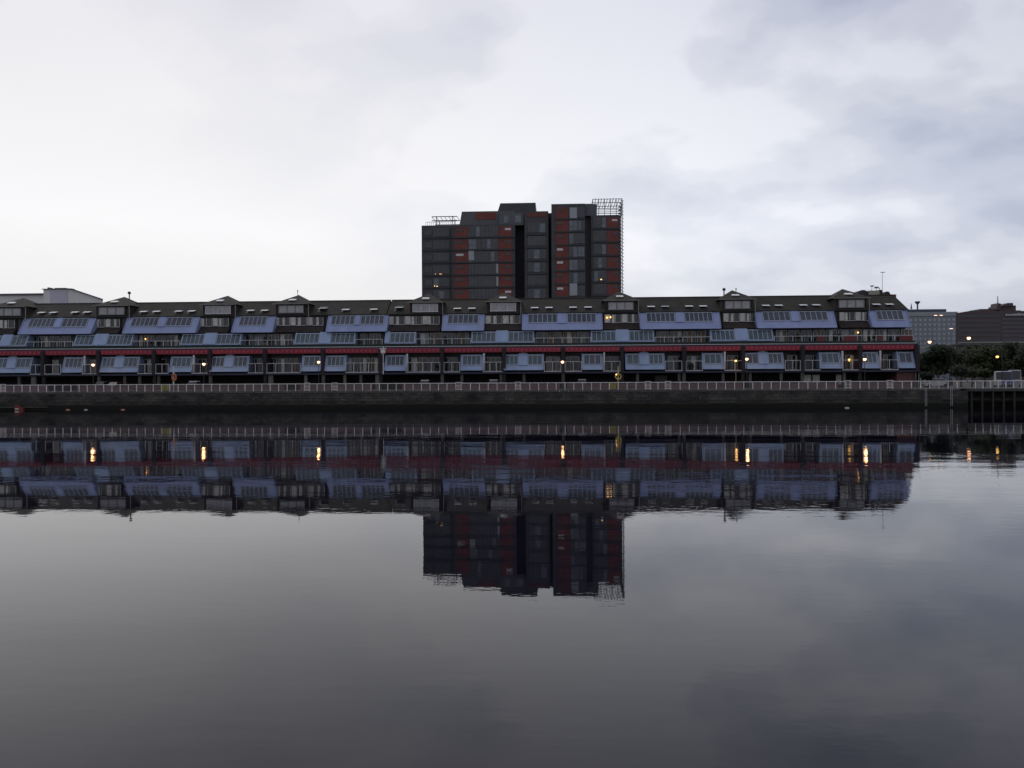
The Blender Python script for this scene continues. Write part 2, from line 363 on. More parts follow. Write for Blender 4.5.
# ------------------------------------------------------------------ the terrace
def Zs(py, Y): return PZ(py, Y)
YW1, YW2, YW3 = 11.0, 12.0, 12.5
z1b, z1t = Zs(369.9, 8.6), Zs(354.2, 9.5)      # first floor bays
zf0, zf1 = Zs(373.6, 8.7), Zs(371.2, 8.7)      # navy fascia
zr0, zr1 = Zs(352.0, 8.95), Zs(347.3, 8.95)    # red band
zl = Zs(345.8, 9.1)                            # white edge line
z2b, z2t = Zs(342.6, 9.6), Zs(331.3, 10.7)
z3b, z3t = Zs(330.0, 10.2), Zs(313.0, 12.2)
RY = 16.2; zridge = Zs(298.9, RY)
zeave = Zs(312.6, 12.25)
class Block: pass
def bay(root, xa, xb, yb, zb, yt, zt, ws, centre, mcl, mgl, nm, s0, s1, backy, capped=False, step=.82):
    ln = math.hypot(yt-yb, zt-zb); ny, nz = -(zt-zb)/ln, (yt-yb)/ln
    def pt(s, off): return (yb+(yt-yb)*s + ny*off, zb+(zt-zb)*s + nz*off)
    def slab(m, x0, x1, a, b_, o0, o1, mi=0): m.prism([pt(a, o0), pt(a, o1), pt(b_, o1), pt(b_, o0)][::-1], x0, x1, mi)
    m = MB(); m.prism([(yb, zb), (backy, zb), (backy, zt), (yt, zt), ][::-1], xa, xb)
    if centre: slab(m, centre[0], centre[1], s0-.06, 1.01 if s0 > .4 else 1.05, .005, .16)
    for e in (xa, xb-.12):                       # verge strips
        slab(m, e, e+.12, 0.0, 1.03, .004, .09)
    slab(m, xa+.125, xb-.125, -.02, .035, .004, .07)
    p = m.build(nm, mcl, root)
    for (x0, x1) in ws:
        gl = MB(); slab(gl, x0, x1, s0, s1, .01, .045); gl.build('window', mgl, p)
        fr = MB(); k = max(2, round((x1-x0)/step))
        for i in range(k+1):
            X0 = x0 + (x1-x0)*i/k; slab(fr, X0-.04, X0+.04, s0, s1, .046, .10)
        slab(fr, x0-.05, x1+.05, s1, s1+.035, .01, .11); slab(fr, x0-.05, x1+.05, s0-.03, s0, .01, .11)
        fr.build('window_frame', M_frame, p)
    if capped:
        cxx = (centre[0]+centre[1])/2; m = MB(); m.box(cxx-.35, cxx+.35, yt+.05, yt+.5, zt+.14, zt+.42); m.build('vent_cap', M_frame, p)
    return p

M_curtb = mat('brown curtains', (.16, .10, .06), .5, var=.4, vscale=3); M_blindg = mat('grey blind', (.22, .24, .25), .4, var=.3, vscale=3)
def window_run(root, x0, x1, z0, z1, Y, curt=.45, seed=0, lit=None, doors=True):
    r = random.Random(seed); n = max(1, round((x1-x0)/2.1)); 
    for i in range(n):
        a = x0+(x1-x0)*i/n + .12; b_ = x0+(x1-x0)*(i+1)/n - .12
        m = MB(); m.box(a, b_, Y-.02, Y+.05, z0, z1, 1)
        k = 3 if b_-a > 1.6 else 2
        for j in range(k):
            u0 = a+.07+(b_-a-.14)*j/k; u1 = a+(b_-a-.14)*(j+1)/k+.03
            mi = 1 if r.random() > curt else r.choice((2, 2, 4, 5))
            if lit is not None and i == lit and j == k-1: mi = 3
            m.box(u0, u1, Y-.045, Y-.021, z0+.06, z1-.06, mi)
        wdw = m.build('window', [M_white, M_dglass, M_curt, M_lit, M_curtb, M_blindg], root)
        f = MB()
        for j in range(k+1):
            X0 = a+.035+(b_-a-.07)*j/k
            if r.random() < .8 or j in (0, k): f.box(X0-.035, X0+.035, Y-.075, Y-.046, z0, z1)
        f.box(a, b_, Y-.08, Y-.048, z1-.06, z1+.02); f.box(a, b_, Y-.08, Y-.048, z0-.02, z0+.05)
        f.build('window_frame', M_offw if r.random() < .6 else M_frame, wdw)
M_lit = mat('lit window', (.5, .4, .2), .5, emit=(1, .62, .16), es=.22)

def balcony(root, x0, x1, yf, yb, z, zrail, floor_mat, seed=0, step=1.35, edge=True, panels=None):
    m = MB(); m.box(x0, x1, yf, yb, z-.28, z); p = m.build('balcony', floor_mat, root)
    m = MB(); m.bar((x0, yf+.08, zrail), (x1, yf+.08, zrail), .045)
    k = max(2, round((x1-x0)/step))
    for i in range(k+1):
        X0 = x0+.05+(x1-x0-.1)*i/k; m.box(X0-.04, X0+.04, yf+.05, yf+.12, z+.002, zrail)
    m.build('railing', M_offw, p)
    m = MB(); q = int((x1-x0)/.14)
    for i in range(q): X0 = x0+.07+(x1-x0-.14)*i/q; m.box(X0-.01, X0+.01, yf+.075, yf+.095, z+.003, zrail-.02)
    m.build('balusters', M_steel, p)
    if edge:
        m = MB(); m.box(x0, x1, yf-.03, yf-.002, z-.10, z-.0); m.build('edge_trim', M_offw, p)
    return p

blocks = {}
BX = {'left': (PX(-150, 9), PX(382.3, 9)), 'right': (PX(383.2, 9), PX(916, 9))}
for key, lb in (('left', 'blue bayed terrace of flats with red band, left of the white rainwater hopper'),
                ('right', 'blue bayed terrace of flats with red band, right of the white rainwater hopper')):
    x0, x1 = BX[key]; root = empty('terraced_apartment_block', ((x0+x1)/2, 12, QZ), lb, 'apartment building', 'two joined halves of the riverside terrace')
    blocks[key] = root
    xe = x1 if key == 'left' else x1-.4
    m = MB()
    m.box(x0, xe, YW1, 24, zf0, zr1)                      # first floor
    m.box(x0, xe-.01, YW2, 23.9, zr1-.001, z3b)           # second floor
    m.box(x0, xe-(0 if key == 'left' else .8), YW3, 23.5, z3b-.001, zeave)
    m.build('wall', M_render, root)
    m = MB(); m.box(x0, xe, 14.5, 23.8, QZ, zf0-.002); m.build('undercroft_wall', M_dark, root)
    m = MB(); m.box(x0, x1, 8.7, YW1-.002, zf0, zf1-.12); m.build('floor_fascia', M_navy, root)
    m = MB(); m.box(x0, x1, 9.12, YW2-.003, zl-.35, zl+.02); m.build('terrace_slab', M_navy, root)
    m = MB(); m.box(x0, x1, 9.05, 9.118, zl-.03, zl+.07); m.build('white_trim', M_offw, root)
    m = MB(); m.box(x0, x1, 9.4, 9.6, zl+.075, zl+.42); m.build('planter', mat('dark green planter', (.012, .028, .022), .8, var=.4), root)
    # roof
    hip = 0 if key == 'left' else PX(907, 12.2, 312) - PX(897, RY, 299)
    xr = x1 if key == 'left' else PX(908, 12.1, 312)
    xt = x1 if key == 'left' else PX(893.5, RY, 299)
    m = MB(); zb = zeave; yb = 12.05; yk = 21.0
    a0 = (x0, yb, zb); a1 = (xr, yb, zb); r0 = (x0, RY, zridge); r1 = (xt, RY, zridge); b1 = (xr, yk, zb); b0 = (x0, yk, zb)
    dn = -.18
    m.add([a0, a1, r1, r0, b1, b0] + [(p[0], p[1], p[2]+dn) for p in (a0, a1, r1, r0, b1, b0)],
          [(0,1,2,3), (3,2,4,5), (1,4,2), (7,6,9,8), (8,9,11,10), (7,8,10), (0,6,7,1), (1,7,10,4), (4,10,11,5), (0,3,9,6), (3,5,11,9)])
    rf = m.build('roof', M_slate, root)
    m = MB(); m.bar((x0, RY, zridge+.02), (xt, RY, zridge+.02), .10, n=6); m.build('ridge_tiles', M_brick, rf)
    m = MB(); m.box(x0, xr, yb-.14, yb-.002, zb-.14, zb-.02); m.build('gutter', M_steel, rf)

# party pillars, red fascias
PIL = [-124, -68, -12.5, 43, 98.5, 154, 210, 265, 323, 382.8, 442, 504, 563, 622, 684, 743, 802.5, 860, 916.5]
def blk(px): return blocks['left' if px < 382.7 else 'right']
for i, px in enumerate(PIL):
    X0 = PX(px, 8.9); hw = .28
    if i == 9: X0 = BX['left'][1]-.3
    m = MB(); m.box(X0-hw, X0+hw, 8.6, YW1+.1, zf0+.01, zl-.36); m.build('pillar', M_pillar, blk(px))
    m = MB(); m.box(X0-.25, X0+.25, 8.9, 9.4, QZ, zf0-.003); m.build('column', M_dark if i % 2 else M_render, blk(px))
    if i < len(PIL)-1:
        xb = PX(PIL[i+1], 8.9); a = X0+hw+.04; b_ = xb-hw-.04
        m = MB(); m.box(a, b_, 8.92, 9.04, zr0, zr1); f = m.build('red_fascia', M_red, blk(px+5))
        m = MB(); k = int((b_-a)/.72)
        for j in range(k):
            c0 = a + (b_-a)*(j+.5)/k; m.box(c0-.14, c0+.14, 8.86, 8.918, zr0+.22, zr1-.2)
        m.build('brackets', M_redhi, f)
# third-floor bays
B3 = [(-92, -22, [(-80, -58), (-50, -30)]), (17.5, 90.5, [(27, 52.5), (60.5, 85)]), (122, 195.5, [(130, 156.5), (165, 190)]), (231, 272.5, [(238.5, 265)]), (325.5, 386.5, [(330.5, 353.5), (360, 383)]), (441.5, 483.8, [(447.5, 478)]),
      (521.8, 602.8, [(528, 557), (567.5, 596)]), (640.3, 721.4, [(647, 675), (685.5, 713)]), (757.5, 837.3, [(764, 791), (801, 828.5)]), (872.6, 911.5, [(878, 904.5)])]
for xa, xb, ws in B3:
    c0 = None
    W = [(PX(a, 10.9, 320), PX(b_, 10.9, 320)) for a, b_ in ws]
    if len(W) == 2: c0 = (W[0][1]+.15, W[1][0]-.15)
    bay(blk((xa+xb)/2), PX(xa, 10.2, 330), PX(xb, 10.2, 330), 10.2, z3b, 12.2, z3t-.02, W, c0, M_blue, M_glass, 'roof_bay', .42, .90, YW3-.003)
# second-floor bays
B2 = [(-95, -40, (-75, -62)), (-20, 25.5, (1, 11)), (73, 131, (94, 107)), (180, 240, (204, 216)), (294, 354.5, (319.3, 330.5)), (384.3, 415, (384.3+.5, 389.5)), (471, 534, (496, 508)), (591, 654.5, (616, 629)), (711, 774, (735, 748))]
for i, (xa, xb, c) in enumerate(B2):
    x0, x1 = PX(xa, 9.6, 342), PX(xb, 9.6, 342); c0 = (PX(c[0], 10, 337), PX(c[1], 10, 337))
    W = [(x0+.18, c0[0]-.1), (c0[1]+.1, x1-.18)]; W = [q for q in W if q[1]-q[0] > .5]
    bay(blk((xa+xb)/2), x0, x1, 9.62, z2b, 10.7, z2t, W, c0, M_blue2, M_glass2, 'terrace_bay', .10, .90, YW2-.004, step=.75)
# first-floor bays
B1 = [(-118, -78), (-50, -27), (-9, 30), (61.5, 82), (99.5, 137.5), (169, 191.5), (209.5, 247.7), (301, 320.5), (324.5, 345.3), (384.3, 405.5), (460.3, 482.5), (503.8, 543.7), (582, 603), (625.5, 665), (703, 724), (745.5, 784.5), (820.5, 842), (862.3, 880), (898.5, 915.3)]
for i, (xa, xb) in enumerate(B1):
    x0, x1 = PX(xa, 8.6, 369), PX(xb, 8.6, 369); wide = xb-xa > 30
    c0 = None; W = [(x0+.35, x1-.35)]
    if wide:
        cm = x0+(x1-x0)*.48; c0 = (cm-.75, cm+.75); W = [(x0+.3, c0[0]-.1), (c0[1]+.1, x1-.3)]
    bay(blk((xa+xb)/2), x0, x1, 8.6, z1b, 9.55, z1t, W, c0, M_blue2, M_glass2 if i % 3 else M_glass, 'oriel_bay', .34, .90, YW1-.005, capped=wide, step=.8)
    if not wide and i not in (8,):        # white service post beside the narrow bays
        s = x1+.22; m = MB(); m.box(s-.13, s+.13, 8.95, 9.2, z1b-.1, z1t+.2); m.build('service_duct', M_offw, blk((xa+xb)/2))
# recessed windows and balconies, first floor
lits = {}
def gaps(bays, lo, hi):
    g_ = []; cur = lo
    for a in bays:
        if a[0] > cur + 4: g_.append((cur, a[0]))
        cur = max(cur, a[1])
    if hi > cur+4: g_.append((cur, hi))
    return g_
n = 0
for a, b_ in gaps(B1, -148, 916):
    cuts = [a] + [p for p in PIL if a+3 < p < b_-3] + [b_]
    for c, d in zip(cuts[:-1], cuts[1:]):
        if d-c < 6: continue
        n += 1; rt = blk((c+d)/2)
        x0, x1 = PX(c, YW1, 362)+.35, PX(d, YW1, 362)-.35
        lit = 0 if c <= 842.5 and d > 850 else None
        window_run(rt, x0, x1, zf1+.1, Zs(357, YW1), YW1, seed=n, lit=lit, curt=.24)
        x0, x1 = PX(c, 8.8, 366)+(.3 if c in PIL else .06), PX(d, 8.8, 366)-(.3 if d in PIL else .06)
        balcony(rt, x0, x1, 8.66, YW1-.01, zf1, Zs(362, 8.7), M_navy, seed=n)
for a, b_ in gaps([(q[0], q[1]) for q in B2], -148, 914):
    n += 1
    cuts = [a] + [v for v in (382.7,) if a < v < b_] + [b_]
    for c, d in zip(cuts[:-1], cuts[1:]):
        if d-c < 6: continue
        rt = blk((c+d)/2)
        x0, x1 = PX(c, YW2, 338)+.2, PX(d, YW2, 338)-.2
        window_run(rt, x0, x1, zl+.25, Zs(332.3, YW2), YW2, curt=.34, seed=100+n)
        x0, x1 = PX(c, 9.8, 338)+.05, PX(d, 9.8, 338)-.05
        balcony(rt, x0, x1, 9.75, YW2-.01, zl+.30, Zs(338.2, 9.8), M_navy, seed=n, step=1.5, edge=False)
# red panels on the right-hand terrace
for a, b_ in ((817, 825), (844, 857), (878, 883), (899, 912.5)):
    x0, x1 = PX(a, 9.7, 340), PX(b_, 9.7, 340)
    m = MB(); m.box(x0, x1, 9.66, 9.74, zl+.43, Zs(338.6, 9.7)); m.build('balcony_screen', mat('dull red screen', (.14, .025, .03), .7, var=.3), blocks['right'])

# dormers with pyramid roofs
DOR = [(-95, -62), (-7, 24.5), (96.5, 128), (203, 234), (276, 307), (410, 441), (487.5, 519), (605, 636.5), (721.5, 753), (835, 867)]
LOW = [(-22, 17.5), (90.5, 122), (195.5, 231), (272.5, 325.5), (386.5, 441.5), (483.8, 521.8), (602.8, 640.3), (721.4, 757.5), (837.3, 872.6)]
zde = Zs(301.2, 12.0); zdb = Zs(312.7, 12.0); zap = Zs(292.4, RY-.2)
for i, (a, b_) in enumerate(DOR):
    rt = blk((a+b_)/2); x0, x1 = PX(a, 12, 307), PX(b_, 12, 307); cxx = (x0+x1)/2
    m = MB(); m.box(x0, x1, 11.95, 18.5, zdb, zde); p = m.build('dormer', M_brick, rt)
    m = MB(); o = .45; e0 = (x0-o, 11.55, zde); e1 = (x1+o, 11.55, zde); e2 = (x1+o, 20.3, zde); e3 = (x0-o, 20.3, zde); ap = (cxx, RY-.2, zap)
    m.add([e0, e1, e2, e3, ap], [(0,1,4), (1,2,4), (2,3,4), (3,0,4), (3,2,1,0)]); m.build('pyramid_roof', M_slate, p)
    m = MB(); m.box(x0-o, x1+o, 11.45, 11.548, zde-.14, zde+.03); m.build('eaves_board', mat('greyed eaves board', (.20, .195, .19), .7, var=.2), p)
    # attic glazing leans back from a sill
    g0, g1 = Zs(310.3, 11.8), Zs(303.4, 11.9); xa, xb = x0+.55, x1-.55
    m = MB(); m.box(xa, xb, 11.80, 11.948, g0, g1); aw = m.build('attic_window', mat('pale grey attic glass', (.30, .30, .31), .15, spec=.7, var=.25, vscale=2), p)  # attic panes have a pale grey base colour
    m = MB()
    for k in range(4): X0 = xa+(xb-xa)*k/3; m.box(X0-.06, X0+.06, 11.74, 11.798, g0, g1)
    m.box(xa-.1, xb+.1, 11.70, 11.798, g0-.14, g0-.002); m.box(xa-.1, xb+.1, 11.72, 11.798, g1+.002, g1+.1); m.build('window_frame', M_offw if i in (6, 5, 3) else mat('grey frame', (.13, .13, .14), .5), aw)
    # rooflight on the pyramid
    sl = (zap-zde)/(RY-.2-11.55); yy = 12.95; zc = zde+sl*(yy-11.55)
    m = MB(); m.prism([(yy-.45, zc-.02), (yy-.45, zc+.12), (yy+.35, zc+.34), (yy+.35, zc+.1)][::-1], cxx-.7, cxx+.5); m.build('skylight', M_blind, p)
    m = MB(); dx = x1+.32; m.bar((dx, 11.8, zdb-1.9), (dx, 11.8, zde-.1), .07); m.build('downpipe', mat('pale downpipe', (.26, .26, .25), .6), p)
for i, (a, b_) in enumerate(LOW):
    rt = blk((a+b_)/2); x0, x1 = PX(a, YW3-.1, 320)+.05, PX(b_, YW3-.1, 320)-.05
    m = MB(); m.prism([(10.9, z3b+.02), (YW3-.05, z3b+.02), (YW3-.05, Zs(324.5, 12.3)), (12.2, Zs(324.5, 12.3))][::-1], x0, x1); m.build('tiled_apron', M_brick, rt)
    m = MB(); m.box(x0, x1, 12.28, YW3-.004, Zs(324.4, 12.3), Zs(313.6, 12.3)); m.build('dormer_wall', mat('dark brown render', (.026, .021, .02), .8, var=.3), rt)
    r = random.Random(40+i); z0, z1 = Zs(323.4, 12.2), Zs(315.2, 12.2)
    nseg = max(2, round((x1-x0)/3.1)); xw = x0+.25
    for k in range(nseg):
        u0 = x0+.2+(x1-x0-.4)*k/nseg; u1 = x0+.2+(x1-x0-.4)*(k+1)/nseg; L_ = u1-u0
        m = MB(); m.box(u0+.05, u0+L_*.30, 12.16, 12.278, z0, z1); m.build('white_panel', M_curt if r.random() < .4 else mat('off white panel', (.52, .51, .48), .6, var=.15), rt)
        m = MB(); m.box(u0+L_*.33, u1-.05, 12.18, 12.277, z0, z1, 0)
        c1 = u0+L_*(.33+.3*r.random()); m.box(c1, c1+L_*.14, 12.16, 12.179, z0+.05, z1-.05, 1)
        wd = m.build('window', [M_dglass, M_curt], rt)
        m = MB()
        for q in (.33, .64, .97): X0 = u0+L_*q; m.box(X0-.035, X0+.035, 12.12, 12.158, z0, z1)
        m.box(u0+L_*.33, u1-.05, 12.12, 12.158, z0-.05, z0+.02); m.build('window_frame', M_offw, wd)
# skylights in the main slope
SKL = [42, 54, 75.5, 87.5, 144, 157, 179, 192, 251, 265, 346, 374, 457.5, 472, 534.7, 549, 573, 588, 651, 665, 689, 703, 765.6, 778.4, 803, 816, 876, 889]
def skylight(px, py, wd, yy, big=False):
    sl = (zridge-zeave)/(RY-12.05); X0 = PX(px, yy, py); zc = zeave+sl*(yy-12.05)
    rt = blk(px); h_ = .5 if not big else 1.0
    m = MB(); m.prism([(yy-h_, zc-sl*h_), (yy-h_, zc-sl*h_+.07), (yy+h_*.6, zc+sl*h_*.6+.07), (yy+h_*.6, zc+sl*h_*.6)][::-1], X0-wd/2-.06, X0+wd/2+.06); p = m.build('skylight', M_steel, rt)
    # tilted open sash
    z0 = zc-sl*h_*.2+.12
    m = MB(); m.prism([(yy-h_-.1, z0), (yy-h_-.1, z0+.05), (yy+h_*.5, z0+.22+.05), (yy+h_*.5, z0+.22)][::-1], X0-wd/2, X0+wd/2); m.build('sash', M_blind if px != 665 else M_frame, p)
for px in SKL: skylight(px, 308.3, 1.25, 13.15)
for px in (323.5, 399.5): skylight(px, 306, 1.35, 13.7, True)
# vents, finials, hopper
for px, py, kind in ((129.3, 293.5, 'v'), (297.7, 291.5, 'f'), (724, 290, 'v'), (736, 289.5, 'f')):
    Y = 16.5; X0 = PX(px, Y, py); z1 = P(px, py-1.5, Y).z; m = MB(); m.bar((X0, Y, zridge-.2), (X0, Y, z1-.3), .10 if kind == 'v' else .05)
    if kind == 'v': m.lathe((X0, Y, z1-.4), [(.12, 0), (.28, .1), (.28, .35), (.1, .5)], 8)
    else: m.bar((X0, Y, z1-.3), (X0, Y, z1), .09)
    m.build('roof_vent', M_steel, blk(px))
hx = PX(383, 8.5, 350)
m = MB(); m.bar((hx, 8.62, Zs(345, 8.5)), (hx, 8.62, zf0), .07); m.lathe((hx, 8.58, Zs(353.8, 8.5)), [(.1, 0), (.42, .35), (.42, .75), (.3, .8)], 10); m.box(hx-.6, hx+.5, 8.5, 8.85, Zs(348.2, 8.5), Zs(347.3, 8.5)); m.build('rainwater_hopper', M_white, blocks['right'])
# undercroft columns and panels seen in the photograph
for px in (19.5, 34, 125, 140, 159, 271, 306, 345, 361, 378, 462, 501, 524, 637.5, 679, 723, 750, 781, 844):
    X0 = PX(px, 9.3, 376); hw = .22 if px not in (271, 378, 34) else .4
    m = MB(); m.box(X0-hw, X0+hw, 9.1, 9.5, QZ, zf0-.004); m.build('column', M_conc if px in (271, 378, 306, 345, 34) else M_render, blk(px))
m = MB(); m.box(PX(655, 12, 376), PX(667, 12, 376), 11.9, 12.1, QZ, zf0-.4); m.build('garage_door', M_render, blocks['right'])
for a, b_ in ((803, 811), (812.5, 819.5), (836, 841)):
    m = MB(); m.box(PX(a, 12, 376), PX(b_, 12, 376), 11.9, 12.1, QZ+.6, zf0-.4); m.build('ground_window', M_curt, blocks['right'])
m = MB(); m.box(PX(897, 9.2, 376), PX(915.4, 9.2, 376), 9.25, 14, QZ, zf0-.005); m.build('end_wall', mat('red brown brick end', (.10, .04, .04), .8, var=.25), blocks['right'])
m = MB(); X0 = PX(916.2, 9, 365); m.box(X0, X0+.28, 8.9, 23.8, QZ, zr1+.2); m.build('gable_wall', M_brick, blocks['right'])

# ------------------------------------------------------------------ the tower behind
TY = 56.5
tw = empty('apartment_tower', (PX(522, TY+5), TY+8, QZ), 'dark grey and red apartment tower rising behind the middle of the terrace', 'tower block')
M_tg = mat('charcoal cladding', (.052, .052, .058), .6, var=.2, vscale=.4)
M_tg2 = mat('mid grey cladding', (.085, .088, .098), .55, var=.15, vscale=.4)
M_tr = mat('brick red panel', (.165, .036, .028), .65, var=.25, vscale=.6)
M_tgl = mat('tower glass', (.020, .024, .034), .12, spec=.5, var=.7, vscale=.5)
M_tbl = mat('tower blinds', (.13, .15, .175), .3, var=.4, vscale=.7)
M_tdk = mat('dark recess cladding', (.034, .034, .04), .8)  # even dark base colour for the recessed core between the wings
M_slab = mat('dark floor band', (.034, .035, .042), .6)
def TX(px, dy=0): return PX(px, TY+dy, 250)
def TZ(py, dy=0): return P(522, py, TY+dy).z
def tbox(name, a, b_, dy, depth, top, m_, side=True, ztop=None):
    m = MB(); m.box(TX(a, dy), TX(b_, dy), TY+dy, TY+dy+depth, QZ, ztop or TZ(top, dy)); return m.build(name, m_, tw)
def slanted(name, a0, a1, b_, dy, depth, top, bot, m_):
    m = MB(); z0, z1 = TZ(bot, dy), TZ(top, dy)
    m.prismy([(TX(a0, dy), z0), (TX(b_, dy), z0), (TX(b_, dy), z1), (TX(a1, dy), z1)], TY+dy, TY+dy+depth); return m.build(name, m_, tw)
w1 = tbox('tower_wing', 421.7, 452.8, 2.5, 14, 224, M_tg)
w2 = tbox('tower_wing', 452.3, 515, 0, 16, 224, M_tg)
rc = tbox('stair_core', 513, 552, 5, 12, 213.5, M_tdk)
w3 = tbox('tower_wing', 524.6, 548.4, 1.0, 15, 211.5, M_tg)
w4 = tbox('tower_wing', 551.5, 585.3, .2, 16, 204.6, M_tg)
w4b = tbox('stair_core', 585, 592, 3.0, 12, 204.9, M_tg)
w5 = tbox('tower_wing', 591.2, 621, 1.2, 15, 216.8, M_tg)
p1 = slanted('penthouse', 459.5, 462, 515, 3, 10, 210.6, 224.4, M_tg2)
p2 = slanted('plant_room', 497, 500.5, 535.8, 5, 9, 202.9, 213.6, M_tg)
p3 = slanted('penthouse', 499, 499.2, 524, 2.2, 4, 212.6, 225.0, M_tg2)
p4 = slanted('penthouse', 584, 584.1, 597, 1.6, 6, 205.2, 216.9, M_tg2)
def panel(a, b_, t_, bt, dy, th, m_, name, parent):
    m = MB(); m.box(TX(a, dy), TX(b_, dy), TY+dy-th, TY+dy-.004, TZ(bt, dy), TZ(t_, dy)); return m.build(name, m_, parent)
panel(476, 496, 212.0, 219, 3, .08, M_tr, 'red_panel', p1)
panel(527, 547, 212.8, 217.2, 1.0, .1, mat('rust panel', (.13, .035, .022), .6, var=.3), 'red_panel', w3)
def tglass(a, b_, t_, bt, dy, parent, step, seed, lightp=.15, mullion=True, litpos=None):
    r = random.Random(seed); x0, x1, z0, z1 = TX(a, dy), TX(b_, dy), TZ(bt, dy), TZ(t_, dy); k = max(1, round((x1-x0)/step)); Yp = TY+dy
    m = MB()
    for i in range(k):
        u0, u1 = x0+(x1-x0)*i/k, x0+(x1-x0)*(i+1)/k
        m.box(u0, u1, Yp-.10, Yp-.006, z0, z1, 1 if r.random() < lightp else 0)
    wd = m.build('window', [M_tgl, M_tbl], parent)
    m = MB()
    for i in range(k+1):
        X0 = x0+(x1-x0)*i/k; m.box(X0-.045, X0+.045, Yp-.16, Yp-.102, z0, z1)
    m.box(x0, x1, Yp-.15, Yp-.103, z1-.09, z1); m.box(x0, x1, Yp-.15, Yp-.103, z0+(z1-z0)*.38-.03, z0+(z1-z0)*.38+.03)
    m.build('window_frame', mat('tower window frame', (.115, .12, .14), .5), wd)
NF = 13
for f in range(NF):
    t2 = 224.8 + 12.55*f; bt = t2+12.0
    # wing 1
    if f < 11:
        tglass(433.5, 449, t2+2.2, bt-1.6, 2.5, w1, 1.25, 10+f, .22)
        m = MB(); m.box(TX(422.4, 2.5), TX(452.2, 2.5), TY+2.28, TY+2.48, TZ(bt+.6, 2.5), TZ(bt-1.2, 2.5)); m.build('floor_band', M_slab, w1)
        panel(424.5, 432, t2+3.5, bt-3, 2.5, .06, M_tgl, 'side_window', w1)
        # wing 2
        panel(455, 468.2, t2+1.2, bt-.4, 0, .07, M_tr, 'red_panel', w2); panel(498.8, 512, t2+1.2, bt-.4, 0, .07, M_tr, 'red_panel', w2)
        for a, b_ in ((456, 463.5), (505, 511)):
            panel(a, b_, t2+3.0, t2+5.2, -.08, .05, M_offw if (f*7+int(a)) % 5 == 0 else M_tgl, 'vent_window', w2)
        tglass(468.8, 498.2, t2+1.0, bt-.8, 0, w2, .88, 30+f, .12)
        m = MB(); m.box(TX(453, 0), TX(514.6, 0), TY-.30, TY-.005, TZ(bt+.7), TZ(bt-.9)); m.build('floor_band', M_slab, w2)
    # wing 3
    t3 = 222.3+13.1*f; b3 = t3+12.6
    if f < 11:
        tglass(528.3, 545.3, t3+1.2, b3-2.2, 1.0, w3, 1.1, 60+f, .3)
        m = MB(); m.box(TX(526.5, 1), TX(547, 1), TY+.75, TY+.99, TZ(b3+.6, 1), TZ(b3-1.4, 1)); m.build('floor_band', M_slab, w3)
    # wing 4
    t4 = 207.3+13.0*f; b4 = t4+12.2
    if f < 12:
        panel(556, 568.5, t4+.8, b4-.3, .2, .07, M_tr, 'red_panel', w4)
        panel(557, 563, t4+2.6, t4+4.8, .12, .05, M_offw if f in (3, 4, 6) else M_tgl, 'vent_window', w4)
        tglass(569.3, 577.5, t4+1.0, b4-1.0, .2, w4, .95, 90+f, .55)
        tglass(578.2, 584.3, t4+1.2, b4-1.2, .2, w4, .7, 120+f, .15)
        m = MB(); m.box(TX(555, .2), TX(585, .2), TY-.02, TY+.195, TZ(b4+.8), TZ(b4-.7)); m.build('floor_band', M_slab, w4)
    # wing 5
    t5 = 217.6+13.3*f; b5 = t5+12.6
    if f < 11:
        tglass(594, 606, t5+1.0, b5-1.4, 1.2, w5, .95, 150+f, .22)
        panel(607, 618.5, t5+1.4, b5-.8, 1.2, .07, M_tr, 'red_panel', w5)
        panel(612, 617.5, t5+3.0, t5+5.0, 1.12, .05, M_offw if f == 0 else M_tgl, 'vent_window', w5)
        m = MB(); m.box(TX(592, 1.2), TX(620.5, 1.2), TY+.95, TY+1.19, TZ(b5+.6, 1.2), TZ(b5-1.0, 1.2)); m.build('floor_band', M_slab, w5)
panel(570, 577, 208.5, 219, .05, .08, mat('pale tower blind', (.30, .33, .36), .4), 'bright_window', w4)
panel(569.5, 577, 284, 296, .05, .08, MATS['pale tower blind'], 'bright_window', w4)
panel(468.5, 474, 250, 259.5, -.12, .08, MATS['pale tower blind'], 'bright_window', w2)
panel(496.2, 498.2, 263.5, 273.0, -.12, .08, MATS['pale tower blind'], 'bright_window', w2)
panel(496.2, 498.2, 276.5, 286, -.12, .08, MATS['pale tower blind'], 'bright_window', w2)
for a, b_ in ((504, 508.5), (515, 521.5)): panel(a, b_, 215.5, 222.5, 2.2, .08, M_tbl, 'penthouse_window', p3)
# lit lamps behind tower windows
M_warm = mat('warm lit pane', (.6, .4, .2), .5, emit=(1, .55, .2), es=2.2)
for px, py, dy, par, r_ in ((440.5, 273.7, 2.5, w1, 1.3), (435.5, 273.2, 2.5, w1, .45), (435.8, 261, 2.5, w1, .5), (434.5, 285.2, 2.5, w1, .5), (437, 285.6, 2.5, w1, .7), (601, 280.5, 1.2, w5, .8)):
    m = MB(); X0 = TX(px, dy); z0 = TZ(py, dy); k = r_*.22; m.box(X0-k, X0+k, TY+dy-.2, TY+dy-.16, z0-k*.6, z0+k*.6); m.build('lit_pane', M_warm, par)
